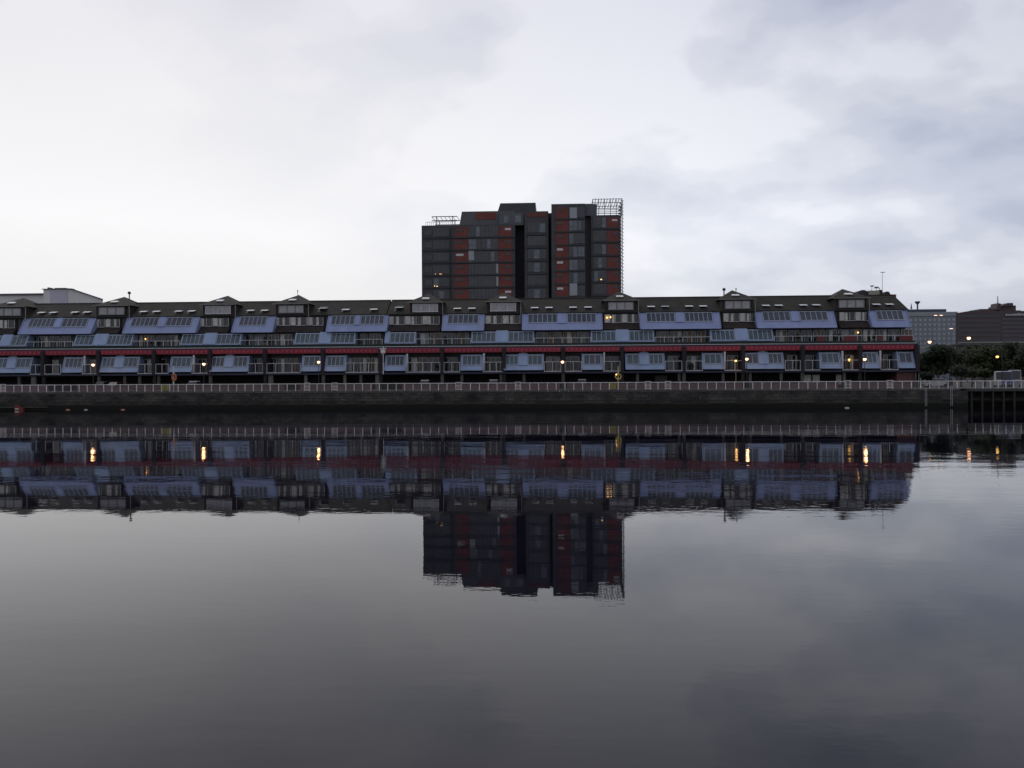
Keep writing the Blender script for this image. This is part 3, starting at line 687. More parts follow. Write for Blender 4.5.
# roof frames
M_bst = mat('blue black steel', (.02, .022, .05), .5, metal=.4)
m = MB(); ya, yb = TY+4, TY+9
for py in (215.3, 219.3):
    for Y in (ya, yb): m.bar((TX(432, 4), Y, TZ(py, 4)), (TX(457.5, 4), Y, TZ(py, 4)), .09)
for px in (436.5, 452.5):
    for Y in (ya, yb): m.bar((TX(px, 4), Y, TZ(225, 4)), (TX(px, 4), Y, TZ(214.8, 4)), .09)
for k in range(7): X0 = TX(432+k*4.2, 4); m.bar((X0, ya, TZ(215.3, 4)), (X0, yb, TZ(215.3, 4)), .06)
m.build('roof_frame', M_bst, w1)
m = MB()
for k in range(16): X0 = TX(426+k*1.9, 3); m.bar((X0, TY+3, TZ(224.3, 3)), (X0, TY+3, TZ(220.6, 3)), .04)
m.bar((TX(426, 3), TY+3, TZ(220.6, 3)), (TX(455, 3), TY+3, TZ(220.6, 3)), .05); m.build('roof_railing', M_frame, w1)
m = MB(); xa, xb = TX(593, 2), TX(622.3, 2)
for k in range(5):
    z0 = TZ(200.5+k*3.6, 2)
    m.bar((xa+.9*(k > 2), TY+2, z0), (xb, TY+2, z0), .07); m.bar((xa, TY+12, z0), (xb, TY+12, z0), .07); m.bar((xb, TY+2, z0), (xb, TY+12, z0), .07)
for k in range(11):
    X0 = xa+(xb-xa)*k/10; m.bar((X0, TY+2, TZ(200.5, 2)), (X0, TY+12, TZ(200.5, 2)), .07)
    if k % 2 == 0: m.bar((X0, TY+2, TZ(217, 2)), (X0, TY+2, TZ(200.2, 2)), .06)
m.build('roof_pergola', M_bst, w5)
m = MB(); X0 = TX(620.8, 2)
for k in range(28):
    z0 = TZ(203+k*3.45, 2)
    for Y in (TY+1.6, TY+5, TY+9): m.bar((X0-.1, Y, z0+.25), (X0+.62, Y, z0-.02), .06)
    m.bar((X0+.55, TY+1.6, z0), (X0+.55, TY+12, z0), .045)
m.bar((X0+.3, TY+1.6, TZ(300, 2)), (X0+.3, TY+1.6, TZ(203, 2)), .06); m.build('sun_louvres', M_bst, w5)

# ------------------------------------------------------------------ buildings farther back
def facade(root, x0, x1, Y, z0, z1, rows, pitch, wr, hr, m_gl, name='window'):
    h_ = (z1-z0)/rows; k = int((x1-x0)/pitch)
    for r_ in range(rows):
        zc = z0+h_*(r_+.5)
        for i in range(k):
            c = x0+(x1-x0)*(i+.5)/k; m = MB(); m.box(c-pitch*wr/2, c+pitch*wr/2, Y-.08, Y-.004, zc-h_*hr/2, zc+h_*hr/2); m.build(name, m_gl, root)
def ribbons(root, x0, x1, Y, z0, z1, rows, hr, m_gl):
    h_ = (z1-z0)/rows
    for r_ in range(rows):
        zc = z0+h_*(r_+.5); m = MB(); m.box(x0, x1, Y-.08, Y-.004, zc-h_*hr/2, zc+h_*hr/2); m.build('ribbon_window', m_gl, root)
# left: pale shed-like hall with blank block
Yb = 105
g_ = empty('pale_office_building', (PX(30, Yb), Yb+10, QZ), 'pale grey panelled building with a sloping roof edge beyond the left roofs', 'building')
M_pw = mat('pale grey panels', (.66, .66, .65), .7, var=.1, vscale=.1); M_pw2 = mat('lilac grey panels', (.48, .47, .54), .7, var=.1, vscale=.1)
m = MB(); m.box(PX(-260, Yb+3, 300), PX(44, Yb+3, 300), Yb+3, Yb+30, QZ, P(20, 295.0, Yb+3).z); m.build('wall', M_pw, g_)
m = MB(); m.box(PX(-262, Yb+2, 300), PX(44, Yb+2, 300), Yb+2.2, Yb+30.5, P(20, 295.0, Yb+3).z+.003, P(20, 294.1, Yb+3).z+.1); m.build('roof_edge', M_tg2, g_)
m = MB(); z_ = lambda py: P(60, py, Yb).z
skewed(m, [(PX(43.5, Yb, 300), QZ), (PX(102.5, Yb, 300), QZ), (PX(102.5, Yb, 300), z_(300.4)), (PX(72, Yb, 300), z_(289.5)), (PX(43.5, Yb, 300), z_(289.2))], Yb, Yb+25, PX(95, Yb)); m.build('gable_block', M_pw, g_)
m = MB(); skewed(m, [(PX(72, Yb, 300), z_(289.5)+.01), (PX(102.5, Yb, 300)+.5, z_(300.4)+.01), (PX(102.5, Yb, 300)+.5, z_(299.6)), (PX(72, Yb, 300), z_(288.6))], Yb-.6, Yb+25.4, PX(95, Yb)); m.build('sloping_roof', M_tg2, g_)
m = MB(); m.box(PX(50, Yb-.1, 300), PX(67.5, Yb-.1, 300), Yb-.15, Yb-.004, QZ+4, z_(290.4)); m.build('panelled_bay', M_pw2, g_)
m = MB(); m.box(PX(42, Yb-.3, 300), PX(72, Yb-.3, 300), Yb-.5, Yb+1, z_(289.3), z_(288.7)); m.build('coping', M_tg2, g_)
m = MB(); m.box(PX(57, Yb+4), PX(68, Yb+4), Yb+3, Yb+8, z_(290), z_(286.6)); m.box(PX(50, Yb+4), PX(51.5, Yb+4), Yb+3, Yb+5, z_(290), z_(286.0)); m.build('roof_plant', M_tg2, g_)
# right: building behind the end of the terrace with red box, dishes, mast
Yb = 40
g_ = empty('rooftop_house', (PX(878, Yb), Yb+4, QZ), 'dark building peeping over the right roof end with a cream box, dishes and red block', 'building')
M_dk = mat('dark lead roof', (.03, .03, .032), .7, var=.3); z_ = lambda py: P(880, py, Yb).z
m = MB(); m.box(PX(858, Yb, 297), PX(893, Yb, 297), Yb, Yb+10, QZ, z_(295.5)); m.build('wall', M_brick, g_)
for a, b_, tp in ((858.5, 870, 289.5), (879, 884.5, 289.5), (885, 892, 291.3)):
    m = MB(); c = (a+b_)/2; m.prismy([(PX(a, Yb), z_(296)), (PX(b_, Yb), z_(296)), (PX(b_-.8, Yb), z_(tp+1.6)), (PX(c+1.2, Yb), z_(tp)), (PX(c-1.2, Yb), z_(tp)), (PX(a+.8, Yb), z_(tp+1.6))], Yb+.5, Yb+6); m.build('roof_turret', M_dk, g_)
m = MB(); m.box(PX(869.5, Yb), PX(880, Yb), Yb+.2, Yb+4, z_(296.6), z_(290.3)); m.build('cream_box', mat('cream render', (.32, .30, .24), .7, var=.15), g_)
m = MB(); m.box(PX(890.5, Yb), PX(898.5, Yb), Yb+1, Yb+4, QZ, z_(294.0)); m.build('red_block', mat('crimson block', (.30, .01, .04), .5, var=.15), g_)
for px, py in ((872, 286.4), (876.5, 287.6)):
    m = MB(); c = Vector(P(px, py, Yb+1)); m.bar(c+Vector((0, .2, -.9)), c, .05); m.lathe(c, [(.05, -.1), (.35, .02), (.42, .16)], 12); m.build('satellite_dish', M_frame, g_)
m = MB(); m.bar(P(879.5, 292, Yb+1), P(879.5, 288, Yb+1), .04); m.bar(P(874, 288, Yb+1), P(880, 288, Yb+1), .07); m.build('aerial', M_steel, g_)
m = MB(); m.bar(P(882.4, 297, Yb+1), P(882.4, 272.3, Yb+1), .05, r2=.035); m.bar(P(880.5, 272.3, Yb+1), P(885, 272.3, Yb+1), .07); m.build('mast', mat('pale mast', (.3, .3, .3), .5), g_)
# grey office block
Yb = 440
g_ = empty('grey_office_block', (PX(915, Yb), Yb+20, QZ), 'pale grey office block with rows of square windows right of the terrace end', 'office building')
z_ = lambda py: P(930, py, Yb).z; M_og = mat('office concrete', (.21, .23, .26), .8, var=.08, vscale=.02)
m = MB(); m.box(PX(860, Yb), PX(957.5, Yb), Yb, Yb+40, QZ, z_(312)); m.build('wall', M_og, g_)
m = MB(); m.box(PX(860, Yb+3), PX(947.8, Yb+3), Yb+5, Yb+30, z_(312)-.1, z_(308.6)); m.build('plant_storey', mat('dark plant storey', (.06, .065, .09), .7), g_)
m = MB(); m.box(PX(860, Yb), PX(957.5, Yb), Yb-.5, Yb-.004, z_(316), z_(312)); m.build('parapet', mat('office parapet', (.27, .29, .31), .8), g_)
facade(g_, PX(904, Yb), PX(956, Yb), Yb, z_(350.5), z_(317.5), 7, 2.95, .5, .45, mat('office window', (.36, .38, .45), .4))
m = MB(); c = Vector(P(917.5, 303, Yb+8)); m.bar(c+Vector((0, 0, -5)), c, .5); m.lathe(c, [(.5, -1), (1.7, .3), (1.7, 1.1)], 10); m.build('rooftop_dish', MATS['dark plant storey'], g_)
m = MB(); m.bar(P(911.3, 309, Yb+8), P(911.3, 303.5, Yb+8), .6, r2=.15); m.build('spike', MATS['dark plant storey'], g_)
# brown tower block at far right
Yb = 330
g_ = empty('brown_office_block', (PX(1000, Yb), Yb+20, QZ), 'dark brown slab of offices with rooftop huts and mast at far right', 'office building')
z_ = lambda py: P(990, py, Yb).z; M_bb = mat('brown concrete', (.080, .060, .060), .8, var=.12, vscale=.03)
m = MB(); skewed(m, [(PX(955.7, Yb), QZ), (PX(1120, Yb), QZ), (PX(1120, Yb), z_(311.5)), (PX(968, Yb), z_(311)), (PX(956, Yb), z_(312.8))], Yb, Yb+35, PX(957, Yb)); m.build('wall', M_bb, g_)
ribbons(g_, PX(958, Yb), PX(1000, Yb), Yb, z_(342), z_(313.5), 6, .45, mat('brown office glass', (.045, .045, .06), .3))
ribbons(g_, PX(1002, Yb), PX(1118, Yb), Yb, z_(342), z_(317), 6, .5, mat('purple office glass', (.055, .052, .07), .3))
for a, b_, tp, d_ in ((980, 1001, 308.6, 2), (1000, 1016, 305.2, 3), (1013, 1021, 310, 4)):
    m = MB(); m.box(PX(a, Yb+d_), PX(b_, Yb+d_), Yb+d_, Yb+d_+12, z_(313), z_(tp)); m.build('roof_hut', M_bb, g_)
m = MB(); m.prismy([(PX(996, Yb+1), z_(310)), (PX(1001, Yb+1), z_(310)), (PX(1001, Yb+1), z_(303.5)), (PX(998, Yb+1), z_(303))], Yb+1, Yb+8); m.prismy([(PX(1001.5, Yb+2), z_(306)), (PX(1013.5, Yb+2), z_(306)), (PX(1013, Yb+2), z_(302.8)), (PX(1008, Yb+2), z_(302.8))], Yb+2, Yb+9); m.build('roof_hut', M_bb, g_)
m = MB(); m.bar(P(997.7, 304, Yb+3), P(997.7, 296, Yb+3), .35, r2=.2); m.build('mast', M_frame, g_)
r = random.Random(5); m = MB(); px = 1005.5
while px < 1030:
    wdt = r.uniform(1, 2.4); m.box(PX(px, Yb-.5), PX(px+wdt, Yb-.5), Yb-.8, Yb-.3, z_(315.9), z_(313.6+r.uniform(0, .9))); px += wdt+.5
m.build('pale_sign_blocks', mat('pale sign paint', (.42, .43, .46), .6), g_)  # irregular pale blocks standing in for a sign's unreadable lettering
# elevated road
Yb = 175
g_ = empty('elevated_road', (PX(1000, Yb), Yb, QZ), 'pale edged elevated road crossing in front of the brown offices', 'bridge')
z_ = lambda py: P(990, py, Yb).z; xl = PX(925, Yb); xm = PX(958, Yb); xr = PX(1300, Yb)
m = MB(); m.prismy([(xl, z_(349)), (xm, z_(345)), (xr, z_(345)), (xr, z_(343.2)), (xm, z_(343.2)), (xl, z_(347))], Yb, Yb+14); m.build('deck', mat('viaduct concrete', (.10, .10, .10), .8), g_)
m = MB(); m.prismy([(xm, z_(343.1)), (xr, z_(343.1)), (xr, z_(341.6)), (xm, z_(341.6))], Yb-.3, Yb-.0); m.build('parapet', mat('viaduct parapet', (.24, .235, .215), .8, var=.2, vscale=.2), g_)
for k in range(8):
    m = MB(); X0 = xm+8+k*14; m.box(X0-.8, X0+.8, Yb+3, Yb+9, QZ, z_(345)); m.build('pier', MATS['viaduct concrete'], g_)

# ------------------------------------------------------------------ trees and shrubs
def leafmat(name, c):
    return mat(name, c, .7, var=.5, vscale=.9, spec=.2)
M_leaf = [leafmat('dark leaves', (.016, .026, .010)), leafmat('olive leaves', (.024, .030, .012)), leafmat('yellow green leaves', (.040, .055, .016)), leafmat('grey green leaves', (.040, .052, .036))]
def crown(m, c, rx, rz, n, seed, size=.34, ry=None):
    r = random.Random(seed); ry = ry or rx*.9; c = Vector(c); clumps = []
    for k in range(34):
        th = r.uniform(0, 6.28); ph = math.acos(r.uniform(-.75, 1)); q = r.uniform(.2, .82)
        clumps.append((c + Vector((rx*q*math.sin(ph)*math.cos(th), ry*q*math.sin(ph)*math.sin(th), rz*q*math.cos(ph))), r.uniform(.24, .40)))
    for i in range(n):
        cc, cr = clumps[r.randrange(len(clumps))]
        while True:
            d = Vector((r.uniform(-1, 1), r.uniform(-1, 1), r.uniform(-1, 1)))
            if d.length < 1: break
        p = cc + Vector((d.x*rx*cr, d.y*ry*cr, d.z*rz*cr)); s = size*r.uniform(.5, 1.2)
        u = Vector((r.uniform(-1, 1), r.uniform(-1, 1), r.uniform(-.6, .6))).normalized(); v = u.orthogonal().normalized()*s*.6; u = u*s
        m.add([p-u-v*.3, p+v, p+u+v*.2, p-v], [(0, 1, 2, 3)], 0 if r.random() < .7 else 1)
    return clumps
def tree(px, pytop, pybot, wpx, Y, label, mi, seed, name='leafy_tree', cat='tree', n=2600, group='trees at the right end of the quay', trunk_top=.5):
    X0 = PX(px, Y, (pytop+pybot)/2); zt = P(px, pytop, Y).z; zb = P(px, pybot, Y).z; sc_ = (Y+D)/F; rx = wpx*sc_/2
    g_ = empty(name, (X0, Y, QZ), label, cat, group)
    m = MB(); cc = (X0, Y, (zt+zb)/2); cl = crown(m, cc, rx*1.0, (zt-zb)/2*1.02, n, seed, size=.30*max(.8, sc_/.19)); m.build('crown', [M_leaf[mi], M_leaf[(mi+1) % 4]], g_)
    m = MB(); m.bar((X0, Y, QZ-.1), (X0+.1, Y, zb+(zt-zb)*.35), .20, r2=.11, n=8)
    for q, _ in cl[:8]: m.bar((X0+.05, Y, zb+(zt-zb)*.15), q, .08, r2=.02, n=5)
    m.build('trunk', M_bark, g_)
tree(938, 343, 374, 37, 26, 'dense dark tree with yellow green right side, nearest the terrace end', 0, 1, n=4200)
tree(985, 343.5, 377, 40, 36, 'broad dark tree behind the white street lamp', 1, 2, n=3600)
tree(1008, 341, 374, 30, 44, 'tall dark tree second from the right edge', 0, 3, n=3000)
tree(1030, 343, 375, 30, 38, 'dark tree cut by the right edge of the photo', 0, 4, n=2600)
tree(961, 348, 372, 22, 60, 'olive green tree in the gap between the two broad trees', 3, 5, n=2200)
tree(972, 345, 372, 20, 80, 'distant olive tree just below the elevated road', 1, 6, n=2000)
tree(1060, 342, 375, 40, 50, 'large dark tree outside the right edge', 0, 12, n=2000)
tree(922, 357, 374, 16, 44, 'small dark tree squeezed beside the terrace gable', 0, 7, n=1500)
m = MB(); r = random.Random(77)
for k in range(60):
    px = 912+k*3.2; Y = 100+r.uniform(-6, 6); c = Vector(P(px, r.uniform(352, 372), Y)); crown(m, c, 3.6, 2.8, 260, k, size=.6)
tag(m.build('distant_wood', [M_leaf[0], M_leaf[1]]), 'dark mass of foliage closing the gaps behind the riverside trees', 'trees', kind='stuff')
for px, a, b_, w_, Y, mi, lb in ((961, 363, 380, 22, 18, 3, 'rounded grey green bush between tree trunk and red shrub'), (984, 367, 380, 16, 20, 1, 'low brownish shrub left of the parked white van'), (972, 366, 380, 14, 19, 2, 'small green bush beside the rounded grey bush'), (927, 371, 381, 14, 17, 0, 'low dark shrub at the foot of the gable')):
    tree(px, a, b_, w_, Y, lb, mi, int(px), name='bush', cat='bush', n=900, group='bushes beyond the promenade')

# ------------------------------------------------------------------ lamps
M_lamp = mat('lit lamp', (1, .8, .6), .5, emit=(1, .48, .22), es=5)
M_lampy = mat('lit yellow lamp', (1, .8, .4), .5, emit=(1, .50, .12), es=4)
def glow(loc, e, c=(1, .5, .2), r_=.2):
    l = bpy.data.lights.new('lamp_glow', 'POINT'); l.energy = e; l.color = c; l.shadow_soft_size = r_
    o = bpy.data.objects.new('lamp_glow', l); col.objects.link(o); o.location = loc; return o
def post_lamp(px, py, Y, label, rad=.24, m_=None, energy=32, group='lit lamp posts on the promenade', base=QZ, arm=0, pole_m=None, name='street_lamp'):
    c = Vector(P(px, py, Y)); g_ = empty(name, (c.x, Y, base), label, 'street lamp', group)
    top = c.z - rad*.8; tall = c.z-base > 7
    m = MB(); m.bar((c.x+arm, Y, base), (c.x+arm, Y, top+(.5 if arm else 0)), .09 if tall else .07, r2=.05, n=8)
    m.bar((c.x+arm, Y, base), (c.x+arm, Y, base+.7), .12, n=8)
    if arm: m.bar((c.x+arm, Y, top+.5), (c.x, Y, top+.62), .045)
    m.build('pole', pole_m or M_steel, g_)
    m = MB(); m.lathe(c, [(.35*rad, -.95*rad), (.8*rad, -.6*rad), (rad, 0), (.85*rad, .5*rad), (.4*rad, .8*rad)], 12); m.build('lamp_globe', m_ or M_lamp, g_, smooth=True)
    m = MB(); m.lathe(c, [(1.05*rad, .42*rad), (.9*rad, .9*rad), (.2*rad, 1.25*rad)], 12); m.build('lamp_cap', M_steel, g_)
    if energy:
        l = glow((0, 0, 0), energy); l.parent = g_; l.location = c - Vector((c.x, Y, base)) + Vector((0, -.45, 0))
for px, py, lb in ((93.2, 364.8, 'lit orange lamp post on the promenade, farthest left of all'), (203.8, 364.0, 'lit white orange lamp post, second from the left on the promenade'),
                   (318.6, 361.9, 'lit lamp post between two narrow blue bays, third from the left'), (562.5, 361.8, 'lit orange lamp post in front of the tower, before a dark balcony'),
                   (746.8, 358.9, 'brighter and right one of the two close lamps right of the tower'), (864.7, 359.2, 'lit white lamp post at the last blue bays, right of the lit window')):
    post_lamp(px, py, 6.0, lb)
post_lamp(735.8, 360.6, 7.2, 'dimmer yellow left one of the two close lamps right of the tower', rad=.17, m_=M_lampy, energy=8, pole_m=mat('yellow brown pole', (.25, .17, .05), .6))
# lamps hanging inside the flats (parts of the building)
for px, py, Y, k in ((145.5, 339, 11.6, 'left'), (607, 317.6, 12.0, 'right'), (610.5, 317.2, 12.0, 'right'), (858, 332.5, 11.6, 'right'), (849.2, 360, 10.7, 'right'), (864.5, 315, 12.0, 'right')):
    c = Vector(P(px, py, Y)); m = MB(); s = .13 if px != 849.2 else .2
    if px == 864.5: continue
    m.lathe(c, [(.3*s, -s), (s, 0), (.3*s, s)], 10); m.build('balcony_lamp', M_lampy if px != 145.5 else mat('orange lamp', (1, .5, .2), .5, emit=(1, .42, .12), es=4), blocks[k])
# street lights by the trees and on the elevated road
post_lamp(997.3, 356.6, 17, 'lit white street lamp in front of the right trees', rad=.22, m_=M_lampy, energy=0, group='lit street lamps right of the terrace', arm=.8, name='street_lamp')
post_lamp(968.8, 338, 82, 'lit orange street lamp just above the elevated road parapet', rad=.42, energy=0, group='lit street lamps right of the terrace', arm=1.2)
post_lamp(929.6, 341.8, 60, 'lit orange street lamp over the tree beside the gable', rad=.34, m_=M_lamp, energy=0, group='lit street lamps right of the terrace', arm=1)
post_lamp(917.3, 344.4, 24, 'small dim lamp tight against the gable wall', rad=.14, m_=M_lampy, energy=0, group='lit street lamps right of the terrace', arm=.4)
def road_lamp(px, py, label, double):
    Y = 180; c = Vector(P(px, py, Y)); g_ = empty('road_lamp', (c.x, Y, QZ+14), label, 'street lamp', 'tall lamps on the elevated road')
    m = MB(); m.bar((c.x, Y, QZ+10), (c.x, Y, c.z), .14, r2=.08); hw = 1.0
    if double: m.bar((c.x-hw, Y, c.z+.1), (c.x+hw, Y, c.z+.1), .07)
    else: m.bar((c.x-1, Y, c.z+.1), (c.x, Y, c.z), .07)
    m.build('pole', mat('galvanised pole', (.25, .26, .28), .5), g_)
    for s in ((-1, 1) if double else (-1,)):
        m = MB(); m.box(c.x+s*hw-.45, c.x+s*hw+.45, Y-.2, Y+.2, c.z-.12, c.z+.06); m.build('lamp_head', mat('pinkish lamp', (1, .8, .7), .5, emit=(1, .60, .42), es=2.2), g_)
road_lamp(938.4, 315.3, 'tall double headed lit lamp in front of the grey offices', True)
road_lamp(954, 328.5, 'single headed lit lamp between the grey and brown offices', False)
# unlit post with dark life ring cabinet
X0 = PX(949.8, 1.2, 380); g_ = empty('lamp_post', (X0, 1.2, QZ), 'thin unlit post with dark box and dark sack behind the railing near the trees', 'post')
m = MB(); m.bar((X0, 1.2, QZ), (X0, 1.2, P(949.8, 366, 1.2).z), .05); m.build('pole', M_steel, g_)
m = MB(); m.box(X0-.5, X0+.32, .9, 1.18, QZ+.45, QZ+1.25); m.box(X0-.16, X0+.2, .92, 1.17, QZ+1.26, QZ+1.6); m.build('cabinet', M_slab, g_)

# ------------------------------------------------------------------ lifebuoy stations
M_yel = mat('dull yellow paint', (.36, .30, .03), .6, var=.25); M_cream = mat('cream yellow post', (.42, .36, .14), .6, var=.2)
def buoy_station(pxp, pxa, pxb, label, orange, lit):
    Y = .9; X0 = PX(pxp, Y, 382); g_ = empty('lifebuoy_station', (X0, Y, QZ), label, 'lifebuoy post', 'lifebuoy posts on the quay')
    m = MB(); m.box(X0-.09, X0+.09, Y-.06, Y+.06, QZ-.2, P(pxp, 366, Y).z); m.build('post', M_cream if lit else M_offw, g_)
    m = MB(); a, b_ = PX(pxa, Y, 385), PX(pxb, Y, 385); m.box(a, b_, Y-.02, Y+.03, QZ+.1, QZ+1.02)
    k = 4
    for i in range(k+1): xx = a+(b_-a)*i/k; m.box(xx-.03, xx+.03, Y-.06, Y-.022, QZ, QZ+1.06)
    m.build('yellow_panel', M_yel, g_)
    c = Vector((X0+(.16 if not lit else 0), Y-.13, P(pxp, 377.5 if not lit else 376.6, Y).z)); R1, r1 = (.42, .11) if lit else (.40, .14)
    m = MB(); n = 16
    for i in range(n):
        a0 = 2*math.pi*i/n; a1 = 2*math.pi*(i+1)/n; sx = 1 if lit else .75; sz = 1 if lit else 1.25
        m.bar(c+Vector((R1*sx*math.cos(a0), 0, R1*sz*math.sin(a0))), c+Vector((R1*sx*math.cos(a1), 0, R1*sz*math.sin(a1))), r1, n=6)
    m.build('lifebuoy', mat('orange life ring', (.42, .14, .05), .6, var=.2) if orange else M_cream, g_)
    if lit:
        m = MB(); cc = Vector(P(616.3, 374.5, Y-.4)); m.lathe(cc, [(.03, -.1), (.12, 0), (.03, .1)], 10); m.build('small_light', M_lampy, g_)
    else:
        m = MB(); m.box(X0-1.05, X0-.35, Y-.12, Y-.07, QZ+.35, QZ+1.12); m.build('notice_board', M_cream, g_)
buoy_station(173.6, 161, 170.5, 'pale post with orange life ring and yellow panel by the second lamp', True, False)
buoy_station(618.2, 609, 616, 'yellow post with round ring holder and small light in front of the tower', False, True)

# ------------------------------------------------------------------ parked vehicles
M_tyre = mat('tyre rubber', (.02, .02, .02), .9)
def car(px, Y, paint, label, group='cars parked nose to the river', length=4.1, wd=1.72, hgt=1.47, van=False, side=False, name='parked_car', cat='car'):
    X0 = PX(px, Y, 380); g_ = empty(name, (X0, Y, QZ), label, cat, group); g_.rotation_euler.z = -math.atan2(X0, Y+D)*.9 if van else 0; hl = length/2; hw = wd/2
    # profile along the car's length (t, z); nose towards the river
    if van: low = [(-hl, .35), (-hl, 1.0), (-hl+.25, 1.12), (hl, 1.12), (hl, .35)]; top = [(-hl+.3, 1.12), (-hl+.95, hgt-.06), (-hl+1.3, hgt), (hl-.1, hgt), (hl-.02, 1.12)]
    else: low = [(-hl, .30), (-hl, .62), (-hl+.15, .76), (-hl+1.05, .92), (hl-.25, .95), (hl, .8), (hl, .32)]; top = [(-hl+1.0, .92), (-hl+1.75, hgt-.05), (-hl+2.1, hgt), (hl-1.0, hgt-.02), (hl-.28, .95)]
    def ext(prof, h0, h1=None, mi=0):
        h1 = h1 or [h0]*len(prof); nn = len(prof); vs = []
        for s in (-1, 1):
            for (tt, z), hh in zip(prof, h1):
                vs.append((X0+(tt if side else s*hh), Y+(s*hh if side else tt), QZ+z))
        m.add(vs, [tuple(range(nn)), tuple(range(nn, 2*nn))[::-1]] + [(i, nn+i, nn+(i+1) % nn, (i+1) % nn) for i in range(nn)], mi)
    m = MB(); ext(low, hw); body = m.build('body', paint, g_)
    if van:
        m = MB(); k = len(top); hs = [hw-.02]+[hw-.10]*(k-2)+[hw-.02]; ext(top, hw, hs); m.build('cab_and_box', paint, g_)
        m = MB(); a, b_ = top[0], top[1]; q = .05; pr = [(a[0]+.1-q, a[1]+.12), (b_[0]-.12-q, b_[1]-.1), (b_[0]-.08, b_[1]-.1), (a[0]+.14, a[1]+.12)]; ext(pr, hw-.2); m.build('windscreen', M_dglass, g_)
    m = MB(); k = len(top); hs = [hw-.06]+[hw-.24]*(k-2)+[hw-.06]; ext([(a, b_-.001) for a, b_ in top], hw, hs); (None if van else m.build('windows', M_dglass, g_))
    m = MB(); zt = [(a, b_) for a, b_ in top[1:-1]]; prof = zt+[(zt[-1][0], zt[-1][1]+.05), (zt[0][0]+.05, zt[0][1]+.06)]; ext([(zt[0][0], hgt-.04), (zt[-1][0]+.1, hgt-.04), (zt[-1][0], hgt+.03), (zt[0][0]+.2, hgt+.035)], hw-.22); (None if van else m.build('roof', paint, g_))
    for sx in (-1, 1):
        for tt in (-hl+.8, hl-.75):
            m = MB(); a = Vector((X0+(tt if side else sx*(hw-.2)), Y+(sx*(hw-.2) if side else tt), QZ+.31)); b_ = Vector((X0+(tt if side else sx*(hw+.01)), Y+(sx*(hw+.01) if side else tt), QZ+.31)); m.bar(a, b_, .31, n=14); m.build('wheel', M_tyre, g_)
        m = MB(); q = -hl-.02; a = (X0+(q if side else sx*(hw-.3)), Y+(sx*(hw-.3) if side else q), QZ+.62); m.lathe(a, [(.05, -.07), (.13, 0), (.05, .07)], 8); m.build('headlight', M_frame, g_)
paints = {k: mat(k+' car paint', c, .3, spec=.5, coat=.5) for k, c in dict(green=(.10, .15, .09), red=(.22, .02, .03), white=(.78, .78, .77), silver=(.45, .45, .46), blue=(.04, .05, .20), dark=(.03, .03, .035)).items()}
for px, k, lb in ((101.5, 'green', 'pale green parked car behind the wall, right of the first lamp'), (114.5, 'red', 'dark red parked car beside the pale green car'), (193.5, 'white', 'white roofed parked car just left of the second lamp'),
                  (425, 'white', 'white roofed parked car right of the rainwater hopper'), (493.5, 'white', 'white roofed parked car left of centre under the blue bays'), (582, 'silver', 'silver roofed parked car left of the yellow post')):
    car(px, 6.6, paints[k], lb, hgt=1.62 if k != 'red' else 1.55)
car(935, 15, paints['silver'], 'silver car parked side on under the dark tree by the gable', side=True, hgt=1.45, group='vehicles among the trees')
paints['worn white'] = mat('worn white van paint', (.42, .42, .42), .4); paints['worn silver'] = mat('worn silver van paint', (.26, .26, .27), .4)
car(1000, 19, paints['worn white'], 'white van parked at the trees left of the blue van', van=True, hgt=2.7, length=4.8, group='vehicles among the trees', name='parked_van', cat='van')
car(1006.5, 18.5, paints['blue'], 'dark blue van parked between two white vans', van=True, hgt=2.7, length=4.8, wd=1.6, group='vehicles among the trees', name='parked_van', cat='van')
car(1014.5, 19.2, paints['worn silver'], 'pale silver van parked right of the blue van', van=True, hgt=2.9, length=4.8, wd=1.9, group='vehicles among the trees', name='parked_van', cat='van')

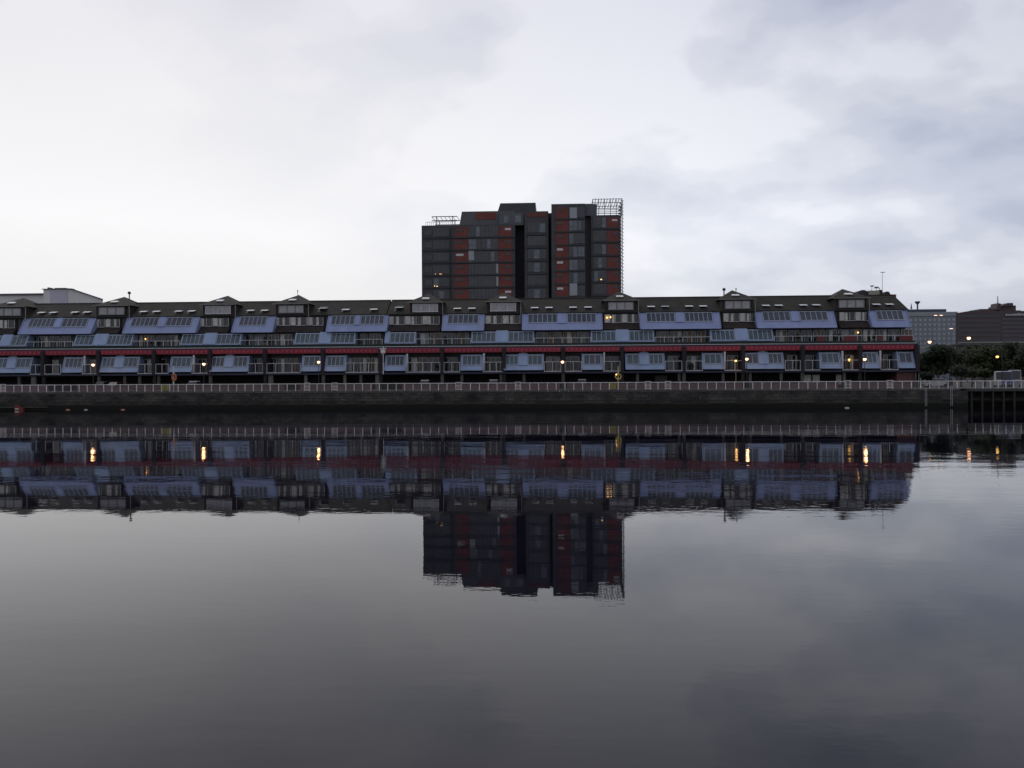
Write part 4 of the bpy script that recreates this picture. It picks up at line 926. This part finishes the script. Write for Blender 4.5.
# ------------------------------------------------------------------ flotsam at the foot of the wall
def float_thing(px, Y, sx, sz, m_, name, label, cat, group=None):
    X0 = PX(px, Y, 409); m = MB(); m.lathe((X0, Y, 0), [(sx*.5, -.15), (sx, .02), (sx*.9, sz*.6), (sx*.35, sz)], 10)
    tag(m.build(name, m_, org=(X0, Y, 0)), label, cat, group)
M_org = mat('faded orange float', (.5, .22, .15), .6, var=.3); M_wf = mat('off white float', (.5, .48, .45), .6)
g_ = empty('red_debris', (PX(19, -.8, 409), -.8, 0), 'red object washed against the quay wall at far left', 'debris')
m = MB(); X0 = PX(19, -.8, 409); m.prismy([(X0-.55, -.1), (X0+.9, -.1), (X0+.7, .3), (X0-.1, .75), (X0-.5, .8)], -1.1, -.55); m.build('hull', mat('faded red plastic', (.14, .02, .02), .6, var=.3), g_)
m = MB(); m.box(X0-.45, X0+.15, -1.14, -1.102, .12, .3); m.build('pale_patch', M_wf, g_)
float_thing(68, -.7, .32, .14, M_org, 'floating_litter', 'orange white scrap floating below the wall, right of the red object', 'litter', 'scraps floating by the wall')
float_thing(86, -.7, .30, .12, M_wf, 'floating_litter', 'pale scrap floating below the wall near the first lamp', 'litter', 'scraps floating by the wall')
float_thing(123, -.7, .34, .13, M_org, 'floating_litter', 'orange scrap floating right of the first lamp', 'litter', 'scraps floating by the wall')
float_thing(847, -.7, .36, .14, M_wf, 'floating_litter', 'white scrap floating below the wall near its right end', 'litter', 'scraps floating by the wall')

# ------------------------------------------------------------------ potted plants on the balconies
M_pot = mat('terracotta pot', (.16, .07, .04), .8)
for i, (px, Y, zf, hh, lb) in enumerate(((681, 10.6, 'u', 1.25, 'bushy green pot plant on the upper balcony right of the tower'), (798, 10.6, 'u', 1.3, 'dark pot plant on the upper balcony, left of the red screens'), (838.5, 10.6, 'u', 1.5, 'tall dark pot plant between the first two red screens'),
        (444, 10.6, 'u', 1.3, 'dark pot plant on the upper balcony below the left edge of the tower'), (151, 10.6, 'u', 1.1, 'small pot plant on the upper balcony beside the orange lamp'), (265.5, 10.6, 'u', 1.5, 'tall pot plant on the upper balcony between second and third lamps'),
        (874, 10.6, 'u', 1.2, 'pot plant on the upper balcony above the last lamp post'), (437, 9.9, 'l', 1.2, 'leafy pot plant on the lower balcony above the white roofed car'), (692, 9.9, 'l', 1.0, 'small pot plant on the lower balcony in the gap right of the yellow post'))):
    X0 = PX(px, Y, 340); z0 = (zl+.30) if zf == 'u' else zf1
    g_ = empty('potted_plant', (X0, Y, z0), lb, 'plant', 'potted plants on the balconies')
    m = MB(); m.lathe((X0, Y, z0), [(.15, .003), (.22, .38), (.24, .40), (.2, .41)], 10); m.build('pot', M_pot, g_)
    m = MB(); crown(m, (X0, Y, z0+.35+hh*.4), .42, hh*.5, 260, 300+i, size=.12); m.build('foliage', [M_leaf[i % 3], M_leaf[2]], g_)
